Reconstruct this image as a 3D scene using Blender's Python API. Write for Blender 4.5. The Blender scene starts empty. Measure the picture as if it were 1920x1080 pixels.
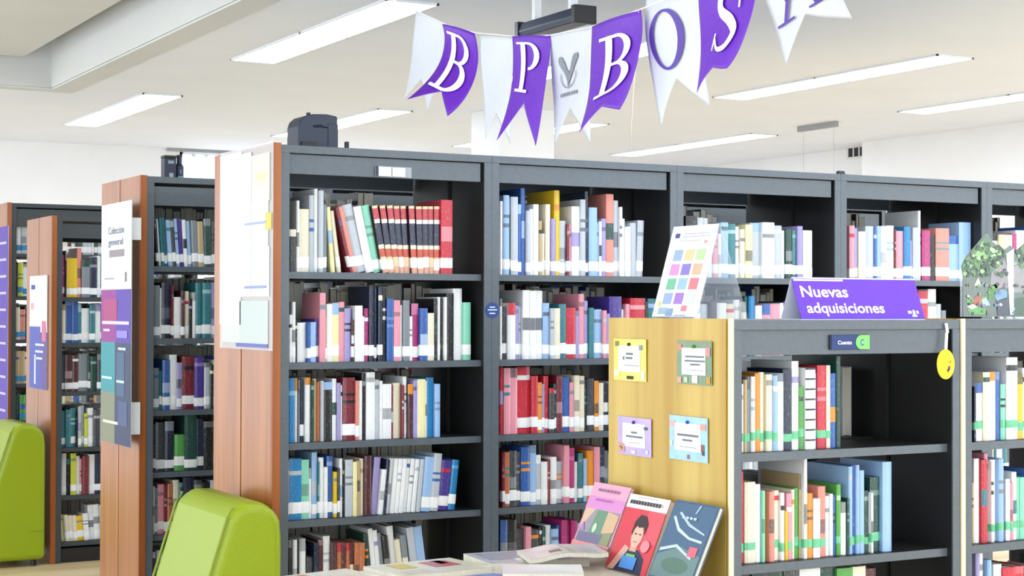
import bpy, math, random
import numpy as np
from mathutils import Matrix, Vector

random.seed(7)
scene = bpy.context.scene
COL = scene.collection

# ------------------------------------------------------------------ camera
FPX, YAW, PITCH, ROLL = 3129.658, 0.5044, 0.0131, 0.0023
CAM = np.array([-2.2794, -5.9349, 1.5769])
def _rot(yaw, pitch, roll):
    cy, sy = math.cos(yaw), math.sin(yaw)
    fwd = np.array([sy*math.cos(pitch), cy*math.cos(pitch), math.sin(pitch)])
    right = np.array([cy, -sy, 0.0]); up = np.cross(right, fwd)
    return np.array([right*math.cos(roll)+up*math.sin(roll), -right*math.sin(roll)+up*math.cos(roll), fwd])
ROT = _rot(YAW, PITCH, ROLL)
cam_data = bpy.data.cameras.new('camera'); cam = bpy.data.objects.new('camera', cam_data); COL.objects.link(cam)
cam_data.sensor_width = 36.0; cam_data.lens = FPX/1920*36.0; cam_data.clip_start = 0.05
m4 = Matrix.Identity(4)
for i in range(3):
    m4[i][0], m4[i][1], m4[i][2], m4[i][3] = ROT[0][i], ROT[1][i], -ROT[2][i], CAM[i]
cam.matrix_world = m4
scene.camera = cam

# ------------------------------------------------------------------ world and exposure
world = bpy.data.worlds.new('daylight'); scene.world = world; world.use_nodes = True
wb = world.node_tree.nodes['Background']
wb.inputs[0].default_value = (0.87, 0.945, 1.0, 1); wb.inputs[1].default_value = 3.1
LAMP_POWER = 15.0
vs = scene.view_settings
vs.view_transform = 'Standard'; vs.look = 'None'; vs.gamma = 1.0; vs.use_curve_mapping = False
vs.exposure = 0.14

# ------------------------------------------------------------------ plan helpers (photo measurement -> metres)
def ray(u, v): return ROT.T @ np.array([(u-960)/FPX, -(v-540)/FPX, 1.0])
def on_z(u, v, z): d = ray(u, v); return CAM+d*(z-CAM[2])/d[2]
def on_y(u, v, y): d = ray(u, v); return CAM+d*(y-CAM[1])/d[1]
def on_x(u, v, x): d = ray(u, v); return CAM+d*(x-CAM[0])/d[0]
def at_depth(u, v, d): return CAM+ray(u, v)*d
def solve_x(u, y, z):
    k = (u-960)/FPX; a = ROT[0]-k*ROT[2]
    return CAM[0]-(a[1]*(y-CAM[1])+a[2]*(z-CAM[2]))/a[0]
def solve_z(v, x, y):
    k = -(v-540)/FPX; a = ROT[1]-k*ROT[2]
    return CAM[2]-(a[0]*(x-CAM[0])+a[1]*(y-CAM[1]))/a[2]

# ------------------------------------------------------------------ colours and materials
def lin(c):
    if isinstance(c, str):
        c = [int(c[i:i+2], 16)/255 for i in (0, 2, 4)]
    return tuple((x/12.92 if x <= 0.04045 else ((x+0.055)/1.055)**2.4) for x in c[:3])+(1.0,)

def new_mat(name):
    m = bpy.data.materials.new(name); m.use_nodes = True
    nt = m.node_tree; b = nt.nodes['Principled BSDF']
    return m, nt, b
def mat_plain(name, col, rough=0.5, metal=0.0, var=0.06, scale=30.0, bump=0.0, coat=0.0, spec=None, stretch=(1, 1, 1)):
    m, nt, b = new_mat(name)
    tc = nt.nodes.new('ShaderNodeTexCoord'); mp = nt.nodes.new('ShaderNodeMapping'); mp.inputs['Scale'].default_value = stretch
    n = nt.nodes.new('ShaderNodeTexNoise'); n.inputs['Scale'].default_value = scale; n.inputs['Detail'].default_value = 4
    r = nt.nodes.new('ShaderNodeValToRGB')
    c = lin(col)
    r.color_ramp.elements[0].position = 0.3; r.color_ramp.elements[1].position = 0.7
    r.color_ramp.elements[0].color = tuple(x*(1-var) for x in c[:3])+(1,)
    r.color_ramp.elements[1].color = tuple(min(1, x*(1+var)) for x in c[:3])+(1,)
    L = nt.links.new
    L(tc.outputs['Object'], mp.inputs['Vector']); L(mp.outputs['Vector'], n.inputs['Vector']); L(n.outputs['Fac'], r.inputs['Fac']); L(r.outputs['Color'], b.inputs['Base Color'])
    b.inputs['Roughness'].default_value = rough; b.inputs['Metallic'].default_value = metal
    b.inputs['Coat Weight'].default_value = coat
    if spec is not None: b.inputs['Specular IOR Level'].default_value = spec
    if bump:
        bp = nt.nodes.new('ShaderNodeBump'); bp.inputs['Strength'].default_value = bump; bp.inputs['Distance'].default_value = 0.002
        L(n.outputs['Fac'], bp.inputs['Height']); L(bp.outputs['Normal'], b.inputs['Normal'])
    return m
def mat_wood(name, c1, c2, rough, scale=14.0, stretch=(1, 1, 0.06), coat=0.0):
    m, nt, b = new_mat(name); L = nt.links.new
    tc = nt.nodes.new('ShaderNodeTexCoord'); mp = nt.nodes.new('ShaderNodeMapping'); mp.inputs['Scale'].default_value = stretch
    n = nt.nodes.new('ShaderNodeTexNoise'); n.inputs['Scale'].default_value = scale; n.inputs['Detail'].default_value = 6; n.inputs['Distortion'].default_value = 0.6
    r = nt.nodes.new('ShaderNodeValToRGB'); r.color_ramp.elements[0].position = 0.36; r.color_ramp.elements[1].position = 0.66
    r.color_ramp.elements[0].color = lin(c1); r.color_ramp.elements[1].color = lin(c2)
    L(tc.outputs['Object'], mp.inputs['Vector']); L(mp.outputs['Vector'], n.inputs['Vector']); L(n.outputs['Fac'], r.inputs['Fac']); L(r.outputs['Color'], b.inputs['Base Color'])
    b.inputs['Roughness'].default_value = rough; b.inputs['Coat Weight'].default_value = coat; b.inputs['Coat Roughness'].default_value = 0.25
    return m
def mat_attr(name, rough=0.45, text=0.0, coat=0.0, noise=0.0, nscale=60):
    """colour printed on the mesh as the 'Col' attribute; text = faint title marks on spines"""
    m, nt, b = new_mat(name); L = nt.links.new
    at = nt.nodes.new('ShaderNodeAttribute'); at.attribute_name = 'Col'
    out = at.outputs['Color']
    tc = nt.nodes.new('ShaderNodeTexCoord')
    if text:
        oi = nt.nodes.new('ShaderNodeObjectInfo')
        mp = nt.nodes.new('ShaderNodeMapping'); mp.inputs['Scale'].default_value = (170, 10, 75)
        ad = nt.nodes.new('ShaderNodeVectorMath'); ad.operation = 'ADD'
        n = nt.nodes.new('ShaderNodeTexNoise'); n.inputs['Scale'].default_value = 1.0; n.inputs['Detail'].default_value = 2
        sr = nt.nodes.new('ShaderNodeValToRGB'); sr.color_ramp.elements[0].position = 0.55; sr.color_ramp.elements[1].position = 0.7
        sx = nt.nodes.new('ShaderNodeSeparateXYZ'); lt = nt.nodes.new('ShaderNodeMath'); lt.operation = 'LESS_THAN'; lt.inputs[1].default_value = -0.6
        mu = nt.nodes.new('ShaderNodeMath'); mu.operation = 'MULTIPLY'; m2 = nt.nodes.new('ShaderNodeMath'); m2.operation = 'MULTIPLY'; m2.inputs[1].default_value = text
        bw = nt.nodes.new('ShaderNodeRGBToBW'); gt = nt.nodes.new('ShaderNodeMath'); gt.operation = 'LESS_THAN'; gt.inputs[1].default_value = 0.22
        mx = nt.nodes.new('ShaderNodeMix'); mx.data_type = 'RGBA'; mx.inputs[6].default_value = (0.03, 0.03, 0.05, 1); mx.inputs[7].default_value = (0.75, 0.74, 0.68, 1)
        mf = nt.nodes.new('ShaderNodeMix'); mf.data_type = 'RGBA'
        L(tc.outputs['Object'], mp.inputs['Vector']); L(mp.outputs['Vector'], ad.inputs[0])
        cmb = nt.nodes.new('ShaderNodeCombineXYZ'); ml = nt.nodes.new('ShaderNodeMath'); ml.operation = 'MULTIPLY'; ml.inputs[1].default_value = 50
        L(oi.outputs['Random'], ml.inputs[0]); L(ml.outputs[0], cmb.inputs[0]); L(ml.outputs[0], cmb.inputs[2]); L(cmb.outputs[0], ad.inputs[1])
        L(ad.outputs[0], n.inputs['Vector']); L(n.outputs['Fac'], sr.inputs['Fac'])
        L(tc.outputs['Normal'], sx.inputs[0]); L(sx.outputs['Y'], lt.inputs[0])
        L(sr.outputs['Color'], mu.inputs[0]); L(lt.outputs[0], mu.inputs[1]); L(mu.outputs[0], m2.inputs[0])
        L(at.outputs['Color'], bw.inputs[0]); L(bw.outputs[0], gt.inputs[0]); L(gt.outputs[0], mx.inputs[0])
        L(m2.outputs[0], mf.inputs[0]); L(at.outputs['Color'], mf.inputs[6]); L(mx.outputs[2], mf.inputs[7])
        out = mf.outputs[2]
    if noise:
        n = nt.nodes.new('ShaderNodeTexNoise'); n.inputs['Scale'].default_value = nscale; n.inputs['Detail'].default_value = 5
        mx = nt.nodes.new('ShaderNodeMix'); mx.data_type = 'RGBA'; mx.blend_type = 'OVERLAY'; mx.inputs[0].default_value = noise
        L(tc.outputs['Object'], n.inputs['Vector']); L(out, mx.inputs[6]); L(n.outputs['Color'], mx.inputs[7]); out = mx.outputs[2]
    L(out, b.inputs['Base Color'])
    b.inputs['Roughness'].default_value = rough; b.inputs['Coat Weight'].default_value = coat; b.inputs['Coat Roughness'].default_value = 0.15
    return m
def mat_emit(name, col, strength):
    m, nt, b = new_mat(name)
    b.inputs['Base Color'].default_value = lin(col); b.inputs['Emission Color'].default_value = lin(col); b.inputs['Emission Strength'].default_value = strength
    n = nt.nodes.new('ShaderNodeTexNoise'); n.inputs['Scale'].default_value = 40
    nt.links.new(n.outputs['Fac'], b.inputs['Roughness'])
    return m
def mat_clear(name, tint, alpha, rough=0.08):
    m, nt, b = new_mat(name)
    b.inputs['Base Color'].default_value = lin(tint); b.inputs['Alpha'].default_value = alpha; b.inputs['Roughness'].default_value = rough
    n = nt.nodes.new('ShaderNodeTexNoise'); n.inputs['Scale'].default_value = 8
    bp = nt.nodes.new('ShaderNodeBump'); bp.inputs['Strength'].default_value = 0.05
    nt.links.new(n.outputs['Fac'], bp.inputs['Height']); nt.links.new(bp.outputs['Normal'], b.inputs['Normal'])
    return m
def mat_cloth(name, col, transl):
    m, nt, b = new_mat(name); L = nt.links.new
    b.inputs['Base Color'].default_value = lin(col); b.inputs['Roughness'].default_value = 0.38
    tr = nt.nodes.new('ShaderNodeBsdfTranslucent'); tr.inputs[0].default_value = lin(col)
    mx = nt.nodes.new('ShaderNodeMixShader'); mx.inputs[0].default_value = transl
    n = nt.nodes.new('ShaderNodeTexNoise'); n.inputs['Scale'].default_value = 14
    bp = nt.nodes.new('ShaderNodeBump'); bp.inputs['Strength'].default_value = 0.15; bp.inputs['Distance'].default_value = 0.01
    L(n.outputs['Fac'], bp.inputs['Height']); L(bp.outputs['Normal'], b.inputs['Normal'])
    o = nt.nodes['Material Output']
    L(b.outputs[0], mx.inputs[1]); L(tr.outputs[0], mx.inputs[2]); L(mx.outputs[0], o.inputs[0])
    return m

M = {
 'wall': mat_plain('wall_paint', 'f0f1f5', 0.8, var=0.015, scale=3),
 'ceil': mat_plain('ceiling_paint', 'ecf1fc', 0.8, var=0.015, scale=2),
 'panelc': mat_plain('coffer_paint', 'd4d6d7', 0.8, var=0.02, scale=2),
 'floor': mat_wood('floor_planks', 'c6ad7c', 'dfcaa2', 0.35, 6, (0.15, 1, 1)),
 'steel': mat_plain('grey_steel', '525b64', 0.40, 0.0, 0.07, 50, coat=0.15),
 'steel_in': mat_plain('shaded_inner_steel', '19191b', 0.5, 0.0, 0.06, 40),  # grey steel darkened to near black, painting in the shade inside the bays
 'steel_dk': mat_plain('dark_green_steel', '3a4044', 0.5, 0.0, 0.06, 40),
 'wood': mat_wood('cherry_laminate', '8f4a14', 'a86222', 0.3, 16, coat=0.45),
 'woodedge': mat_wood('cherry_edge', '8f4c1c', 'a65f2a', 0.35, 16),
 'beech': mat_wood('beech_laminate', 'b08c36', 'cbae5c', 0.4, 9, (1, 1, 0.05)),
 'cream': mat_plain('cream_edge_band', 'efe3b8', 0.5, var=0.03),
 'lime': mat_plain('lime_vinyl', '8ea204', 0.42, var=0.05, scale=120, bump=0.1),
 'limeseam': mat_plain('lime_seam', '7f9110', 0.5, var=0.05),
 'cover': mat_attr('printed_book_cover', 0.38, text=0.13, coat=0.2),
 'pages': mat_plain('page_edges', 'cfcabb', 0.85, var=0.12, scale=900, stretch=(1, 0.02, 0.02)),
 'tape_w': mat_plain('white_spine_tape', 'eef0f2', 0.5, var=0.05, scale=150),
 'tape_g': mat_plain('green_spine_tape', '6cbd92', 0.5, var=0.1, scale=60),
 'tape_b': mat_plain('blue_spine_tape', '2f86bd', 0.5, var=0.1, scale=60),
 'print': mat_attr('printed_paper', 0.5, noise=0.12, nscale=70),
 'gloss': mat_attr('glossy_print', 0.22, coat=0.5, noise=0.35, nscale=35),
 'white': mat_plain('white_plastic', 'eceff2', 0.45, var=0.03),
 'lamp': mat_emit('lamp_diffuser', 'eaf3ff', LAMP_POWER),
 'lampframe': mat_plain('lamp_frame', 'e2e4e6', 0.5, var=0.02),
 'navy': mat_plain('navy_plastic', '16233c', 0.4, var=0.12, scale=20),
 'black': mat_plain('black_plastic', '131416', 0.45, var=0.1),
 'glass': mat_clear('window_glass', 'f4fbff', 0.08, 0.02),
 'acrylic': mat_clear('clear_acrylic', 'e6edf5', 0.22, 0.06),
 'sleeve': mat_clear('plastic_sleeve', 'eef1f6', 0.35, 0.12),
 'flag_w': mat_cloth('white_pennant_cloth', 'd6dbe5', 0.2),
 'flag_p': mat_cloth('purple_pennant_cloth', '661cbe', 0.12),
 'letter_w': mat_plain('white_lettering', 'f2f0fb', 0.5, var=0.02),
 'letter_p': mat_plain('purple_lettering', '4a2a9c', 0.5, var=0.1, scale=20),
 'letter_g': mat_plain('grey_lettering', '7c8290', 0.6, var=0.2, scale=90),
 'purple': mat_plain('purple_card', '6432e6', 0.45, var=0.03, scale=12),
 'cord': mat_plain('white_cord', 'f4f4f4', 0.6, var=0.03),
 'grey': mat_plain('grey_metal', '9a9ca2', 0.45, var=0.05),
 'curtain': mat_cloth('white_blind_fabric', 'f6f8fb', 0.5),
 'tabletop': mat_plain('pale_tabletop', 'd9d3c4', 0.5, var=0.04),
}

# ------------------------------------------------------------------ mesh builder
class MB:
    def __init__(s): s.v = []; s.f = []; s.c = []; s.m = []
    def quad(s, pts, col='ffffff', mi=0):
        i = len(s.v); s.v += [tuple(map(float, p)) for p in pts]; s.f.append(tuple(range(i, i+len(pts)))); s.c.append(col); s.m.append(mi)
    def box(s, x0, x1, y0, y1, z0, z1, col='ffffff', mi=0):
        i = len(s.v)
        s.v += [(x0, y0, z0), (x1, y0, z0), (x1, y1, z0), (x0, y1, z0), (x0, y0, z1), (x1, y0, z1), (x1, y1, z1), (x0, y1, z1)]
        for f in ((0, 3, 2, 1), (4, 5, 6, 7), (0, 1, 5, 4), (1, 2, 6, 5), (2, 3, 7, 6), (3, 0, 4, 7)):
            s.f.append(tuple(i+k for k in f)); s.c.append(col); s.m.append(mi)
        return s
    def prism(s, poly, a0, a1, axis='y', col='ffffff', mi=0):
        """poly: 2-D outline; extruded along axis between a0 and a1 (axis y: poly=(x,z); x: (y,z); z: (x,y))"""
        def P(p, a): return {'y': (p[0], a, p[1]), 'x': (a, p[0], p[1]), 'z': (p[0], p[1], a)}[axis]
        i = len(s.v); n = len(poly)
        s.v += [P(p, a0) for p in poly]+[P(p, a1) for p in poly]
        fs = [tuple(range(i, i+n)), tuple(range(i+2*n-1, i+n-1, -1))]+[(i+(k+1) % n, i+k, i+n+k, i+n+(k+1) % n) for k in range(n)]
        for f in fs: s.f.append(f); s.c.append(col); s.m.append(mi)
        return s
    def tube(s, pts, r, n=8, col='ffffff', mi=0):
        pts = [Vector(p) for p in pts]; rings = []
        for k, p in enumerate(pts):
            d = (pts[min(k+1, len(pts)-1)]-pts[max(k-1, 0)]).normalized()
            a = d.orthogonal().normalized() if abs(d.z) > 0.9 else d.cross(Vector((0, 0, 1))).normalized()
            b = d.cross(a); i = len(s.v); rr = r[k] if isinstance(r, (list, tuple)) else r
            s.v += [tuple(p+rr*(a*math.cos(2*math.pi*j/n)+b*math.sin(2*math.pi*j/n))) for j in range(n)]; rings.append(i)
        for i, j in zip(rings, rings[1:]):
            for k in range(n): s.f.append((i+k, i+(k+1) % n, j+(k+1) % n, j+k)); s.c.append(col); s.m.append(mi)
        for i, rev in ((rings[0], 1), (rings[-1], 0)):
            f = tuple(range(i, i+n)); s.f.append(f[::-1] if rev else f); s.c.append(col); s.m.append(mi)
        return s
    def grid(s, fn, nu, nv, col='ffffff', mi=0):
        i = len(s.v)
        for b in range(nv+1):
            for a in range(nu+1): s.v.append(tuple(map(float, fn(a/nu, b/nv))))
        for b in range(nv):
            for a in range(nu):
                k = i+b*(nu+1)+a
                s.f.append((k, k+1, k+nu+2, k+nu+1)); s.c.append(col(( a+.5)/nu, (b+.5)/nv) if callable(col) else col); s.m.append(mi)
        return s
    def mesh(s, name):
        me = bpy.data.meshes.new(name); me.from_pydata(s.v, [], s.f)
        ca = me.color_attributes.new('Col', 'FLOAT_COLOR', 'CORNER')
        cache = {}; buf = []
        for f, c in zip(s.f, s.c):
            if c not in cache: cache[c] = lin(c)
            buf += list(cache[c])*len(f)
        ca.data.foreach_set('color', buf)
        me.polygons.foreach_set('material_index', s.m)
        return me
    def build(s, name, mats, parent=None, smooth=False, bevel=0, solid=0, fix=True):
        me = s.mesh(name)
        for m in (mats if isinstance(mats, (list, tuple)) else [mats]): me.materials.append(M[m])
        if fix:
            import bmesh
            bm = bmesh.new(); bm.from_mesh(me); bmesh.ops.recalc_face_normals(bm, faces=bm.faces); bm.to_mesh(me); bm.free()
        if smooth: me.polygons.foreach_set('use_smooth', [True]*len(me.polygons))
        o = bpy.data.objects.new(name, me); COL.objects.link(o)
        if parent is not None: o.parent = parent
        if solid:
            md = o.modifiers.new('thickness', 'SOLIDIFY'); md.thickness = solid; md.offset = 0
        if bevel:
            md = o.modifiers.new('edge', 'BEVEL'); md.width = bevel; md.segments = 2 if bevel < .02 else 5; md.limit_method = 'ANGLE'
        return o
def tag(o, label=None, cat=None, group=None, kind=None):
    if label:
        assert 4 <= len(label.split()) <= 16, label
        o['label'] = label
    if cat: o['category'] = cat
    if group: o['group'] = group
    if kind: o['kind'] = kind
    return o
def empty(name, loc, label=None, cat=None, group=None):
    o = bpy.data.objects.new(name, None); COL.objects.link(o); o.location = loc; o.empty_display_size = 0.05
    return tag(o, label, cat, group)
def struct(name, mb, mat, bevel=0):
    return tag(mb.build(name, mat, bevel=bevel), kind='structure')

# ------------------------------------------------------------------ room shell
ZC = 3.2
XR, YB = 8.45, 10.47
HX, HY = 0.68, 6.43            # inner corner of the ceiling coffer
struct('floor', MB().box(-5, 10, -9, 11, -0.1, 0), 'floor')
c = MB()
c.box(HX, 10, -9, 11, ZC, ZC+0.15); c.box(-5, HX, HY, 11, ZC, ZC+0.15); c.box(-5, HX, -9, -0.6, ZC, ZC+0.15)
struct('ceiling', c, 'ceil')
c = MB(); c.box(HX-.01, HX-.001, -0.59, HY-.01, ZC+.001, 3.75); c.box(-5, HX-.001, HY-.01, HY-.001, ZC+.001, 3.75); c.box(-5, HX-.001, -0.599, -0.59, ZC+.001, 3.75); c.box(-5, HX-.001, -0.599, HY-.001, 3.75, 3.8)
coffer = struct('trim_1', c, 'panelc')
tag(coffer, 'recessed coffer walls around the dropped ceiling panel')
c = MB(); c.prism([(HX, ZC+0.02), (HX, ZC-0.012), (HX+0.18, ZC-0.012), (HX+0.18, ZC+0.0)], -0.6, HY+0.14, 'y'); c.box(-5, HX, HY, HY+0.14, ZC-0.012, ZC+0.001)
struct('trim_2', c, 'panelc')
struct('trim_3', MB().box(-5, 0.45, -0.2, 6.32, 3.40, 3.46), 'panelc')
# back wall with a window opening
wx0, wx1, wz0, wz1 = 2.93, 5.4, 0.9, 3.17
c = MB(); c.box(-5, wx0, YB, YB+0.15, 0, ZC); c.box(wx1, 10, YB, YB+0.15, 0, ZC); c.box(wx0, wx1, YB, YB+0.15, 0, wz0); c.box(wx0, wx1, YB, YB+0.15, wz1, ZC)
struct('wall_back', c, 'wall')
win = empty('window_1', (wx0, YB, wz0)); tag(win, 'bright window with white blinds in the back wall', kind='structure')
def child(mb, name, mat, parent, origin=None, **k):
    """mesh made in world coordinates, re-expressed in its parent's frame"""
    if origin is None: origin = parent.matrix_world.translation if parent.parent else parent.location
    ox, oy, oz = origin
    mb.v = [(x-ox, y-oy, z-oz) for x, y, z in mb.v]
    return mb.build(name, mat, parent, **k)
f = MB(); f.box(wx0, wx1, YB+0.02, YB+0.08, wz0, wz0+0.05); f.box(wx0, wx1, YB+0.02, YB+0.08, wz1-0.04, wz1)
for x in (wx0, wx0+0.8, wx0+1.62, wx1-0.04): f.box(x, x+0.04, YB+0.02, YB+0.08, wz0, wz1)
child(f, 'window_frame', 'lampframe', win)
for k in range(3): child(MB().box(wx0+0.05+k*0.81, wx0+0.78+k*0.81, YB+0.05, YB+0.056, wz0+0.05, wz1-0.04), 'pane', 'glass', win)
for k in range(18):
    x = wx0+0.02+k*0.135
    child(MB().grid(lambda u, v: (x+u*0.1, YB-0.02-0.02*math.sin(u*3.14), wz0+v*(wz1-wz0-0.02)), 3, 1), 'blind_slat', 'curtain', win)
child(MB().box(wx0-0.14, wx1+0.05, YB-0.06, YB, wz1, ZC), 'blind_rail', 'grey', win)
# right wall with its shallow jog
c = MB(); c.box(XR, XR+0.15, 1.5, 6.52, 0, ZC); c.box(XR+0.3, XR+0.45, 6.3, YB, 0, ZC); c.box(XR+0.001, XR+0.44, 6.37, 6.52, 0, ZC)
struct('wall_right', c, 'wall')
# structural column
pc = MB().box(4.06, 4.56, 5.75, 6.25, 0, ZC)
struct('wall_column', pc, 'wall', bevel=0.004)

# ------------------------------------------------------------------ ceiling lamps
def ceiling_light(x, y0, y1, label):
    t = empty('ceiling_light', (x, (y0+y1)/2, ZC), label, 'ceiling light', 'fluorescent ceiling lights')
    w = 0.155
    f = MB(); L = (y1-y0)/2
    f.box(-w, -w+0.012, -L, L, -0.012, -0.001); f.box(w-0.012, w, -L, L, -0.012, -0.001); f.box(-w, w, -L, -L+0.012, -0.012, -0.001); f.box(-w, w, L-0.012, L, -0.012, -0.001); f.box(-w, w, -0.01, 0.01, -0.012, -0.001)
    f.build('frame', 'lampframe', t)
    for a, b in ((-L+0.012, -0.01), (0.01, L-0.012)):
        d = MB().box(-w+0.012, w-0.012, a, b, -0.008, -0.002).build('diffuser', 'lamp', t)
        for q in (0.12, 0.88):
            MB().box(-0.012, 0.012, a+(b-a)*q-0.006, a+(b-a)*q+0.006, -0.014, -0.0081).build('clip', 'grey', d)
    return t
col_n = {1.49: 'beside the coffer', 3.42: 'behind the bunting', 5.31: 'past the bunting', 7.15: 'nearest the right wall'}
row_n = {6.35: 'over the back aisle', 1.98: 'over the tall bookcases', -2.4: 'over the low bookcase', -6.8: 'over the reading area'}
for x in col_n:
    for y in row_n:
        ceiling_light(x, y, y+2.42, 'long recessed ceiling light '+row_n[y]+', row '+col_n[x])

# ------------------------------------------------------------------ bookcases
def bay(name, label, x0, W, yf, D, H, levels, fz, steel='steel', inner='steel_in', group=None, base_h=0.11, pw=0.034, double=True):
    """free-standing double-sided steel bay; fz = (fascia top, fascia bottom) measured down from H"""
    t = empty(name, (x0+W/2, yf+D/2, 0), label, 'bookcase', group)
    w, d = W/2, D/2
    for s in (-1, 1):
        a, b = (-w+0.0005, -w+pw) if s < 0 else (w-pw, w-0.0005)
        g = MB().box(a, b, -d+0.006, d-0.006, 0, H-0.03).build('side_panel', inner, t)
        MB().box(a, b, -d, -d+0.006, 0, H-0.03).build('front_strip', steel, g)
        MB().box(a, b, d-0.006, d, 0, H-0.03).build('rear_strip', steel, g)
        xx = (-w+pw, -w+pw+0.012) if s < 0 else (w-pw-0.012, w-pw)
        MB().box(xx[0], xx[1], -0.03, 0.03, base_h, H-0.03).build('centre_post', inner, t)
    MB().box(-w+0.0005, w-0.0005, -d, d, H-0.03, H).build('top_panel', steel, t, bevel=0.0015)
    for y0, y1 in ((-d+0.012, -d+0.03), (d-0.03, d-0.012)):
        MB().box(-w+pw, w-pw-0.012, y0, y1, H-fz[1], H-fz[0]).build('fascia', steel, t, bevel=0.001)
    for z in levels:
        for y0, y1 in ((-d+0.028, -0.035), (0.035, d-0.028)):
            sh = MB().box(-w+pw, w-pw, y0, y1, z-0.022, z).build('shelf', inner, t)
            yy = (y0-0.002, y0) if y0 < 0 else (y1, y1+0.002)
            MB().box(-w+pw, w-pw, yy[0], yy[1], z-0.026, z).build('shelf_lip', steel, sh)
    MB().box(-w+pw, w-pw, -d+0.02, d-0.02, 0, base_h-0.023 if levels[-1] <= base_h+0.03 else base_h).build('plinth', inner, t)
    return t
def end_panel(t, x, yf, D, H, thick=0.033, board='wood', edge='woodedge', n=2):
    ox, oy, _ = t.location
    p = MB().box(x-thick+0.008-ox, x-ox-0.0006, yf+0.004-oy, yf+D-0.004-oy, 0.0, H-0.006).build('end_panel', 'steel_in' if n > 1 else board, t)
    gap = 0.012; bw = (D-0.014-gap*(n-1))/n
    for k in range(n):
        a = yf+0.014+k*(bw+gap)
        MB().box(x-thick-ox, x-thick+0.008-ox, a-oy, a+bw-oy, 0.0, H).build('board', board, p, bevel=0.001)
    MB().box(x-thick-ox, x-ox-0.0006, yf-0.004-oy, yf+0.004-oy+(0.008 if n > 1 else 0), 0.0, H).build('edge_strip', edge, p, bevel=0.001)
    return p

CL = [1.72, 1.374, 1.068, 0.772, 0.47, 0.12]
C_Y, C_D, C_H, WB = 0.0, 0.67, 2.2, 0.903
cbays = []
cl_txt = ['tall grey steel bay under the navy speaker, clad in cherry wood at its end',
          'tall grey steel bay next to the one with the wooden end',
          'tall grey steel bay behind the leaflet stand',
          'tall grey steel bay behind the purple sign',
          'tall grey steel bay behind the photo stand']
for k in range(5):
    b = bay('tall_bookcase', cl_txt[k], k*WB, WB, C_Y, C_D, C_H, CL, (0.033, 0.108), group='tall grey steel bookcase bays')
    cbays.append(b)
end_panel(cbays[0], 0, C_Y, C_D, C_H+0.006)
B_Y = 1.733; BL = [1.779, 1.438, 1.099, 0.808, 0.512, 0.2]
bb = bay('tall_bookcase', 'tall dark steel bookcase whose wooden end carries the long hanging banner', 0.0, WB, B_Y, C_D, C_H, BL, (0.045, 0.135), group='tall grey steel bookcase bays', inner='steel_in')
end_panel(bb, 0, B_Y, C_D, C_H+0.004)
for k, w_ in enumerate(('second', 'third', 'fourth', 'fifth')):
    bay('tall_bookcase', f'tall steel bay, {w_} along from the long banner, behind the tall grey bays', (k+1)*WB, WB, B_Y, C_D, C_H, BL, (0.045, 0.135), group='tall grey steel bookcase bays')
A_Y, A_X, A_H = 4.483, 0.25, 2.152; AL = [1.65, 1.364, 1.06, 0.712, 0.414, 0.126]
ab = bay('tall_bookcase', 'charcoal bookcase whose wooden end carries a small blue poster', A_X, WB, A_Y, C_D, A_H, AL, (0.045, 0.135), steel='steel_dk', group='charcoal bookcases by the back wall')
end_panel(ab, A_X, A_Y, C_D, A_H+0.003)
D_Y, D_X, D_H = 6.5, 0.41, 2.35; DL = [1.981, 1.669, 1.35, 1.026, 0.754, 0.45, 0.13]
db = bay('tall_bookcase', 'tallest charcoal bookcase whose wooden end carries a purple poster', D_X, WB, D_Y, C_D, D_H, DL, (0.04, 0.17), steel='steel_dk', group='charcoal bookcases by the back wall')
end_panel(db, D_X, D_Y, C_D, D_H+0.003)
# low bookcase with beech ends
E_Y, E_D, E_H = -1.916, 0.665, 1.548; EL = [1.148, 0.812, 0.48, 0.13]
E1X, E2X, EW = 0.69, 1.612, 0.9
e1 = bay('low_bookcase', 'low grey bookcase bay with beech end, below the purple sign', E1X, EW, E_Y, E_D, E_H, EL, (0.024, 0.106), group='low grey bookcase bays', pw=0.03)
end_panel(e1, E1X, E_Y, E_D, E_H+0.004, thick=0.018, board='beech', edge='cream', n=1)
e2 = bay('low_bookcase', 'low grey bookcase bay under the photo stand', E2X, EW, E_Y, E_D, E_H, EL, (0.024, 0.106), group='low grey bookcase bays', pw=0.03)
end_panel(e2, E2X, E_Y, E_D, E_H+0.004, thick=0.018, board='beech', edge='cream', n=1)

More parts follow.
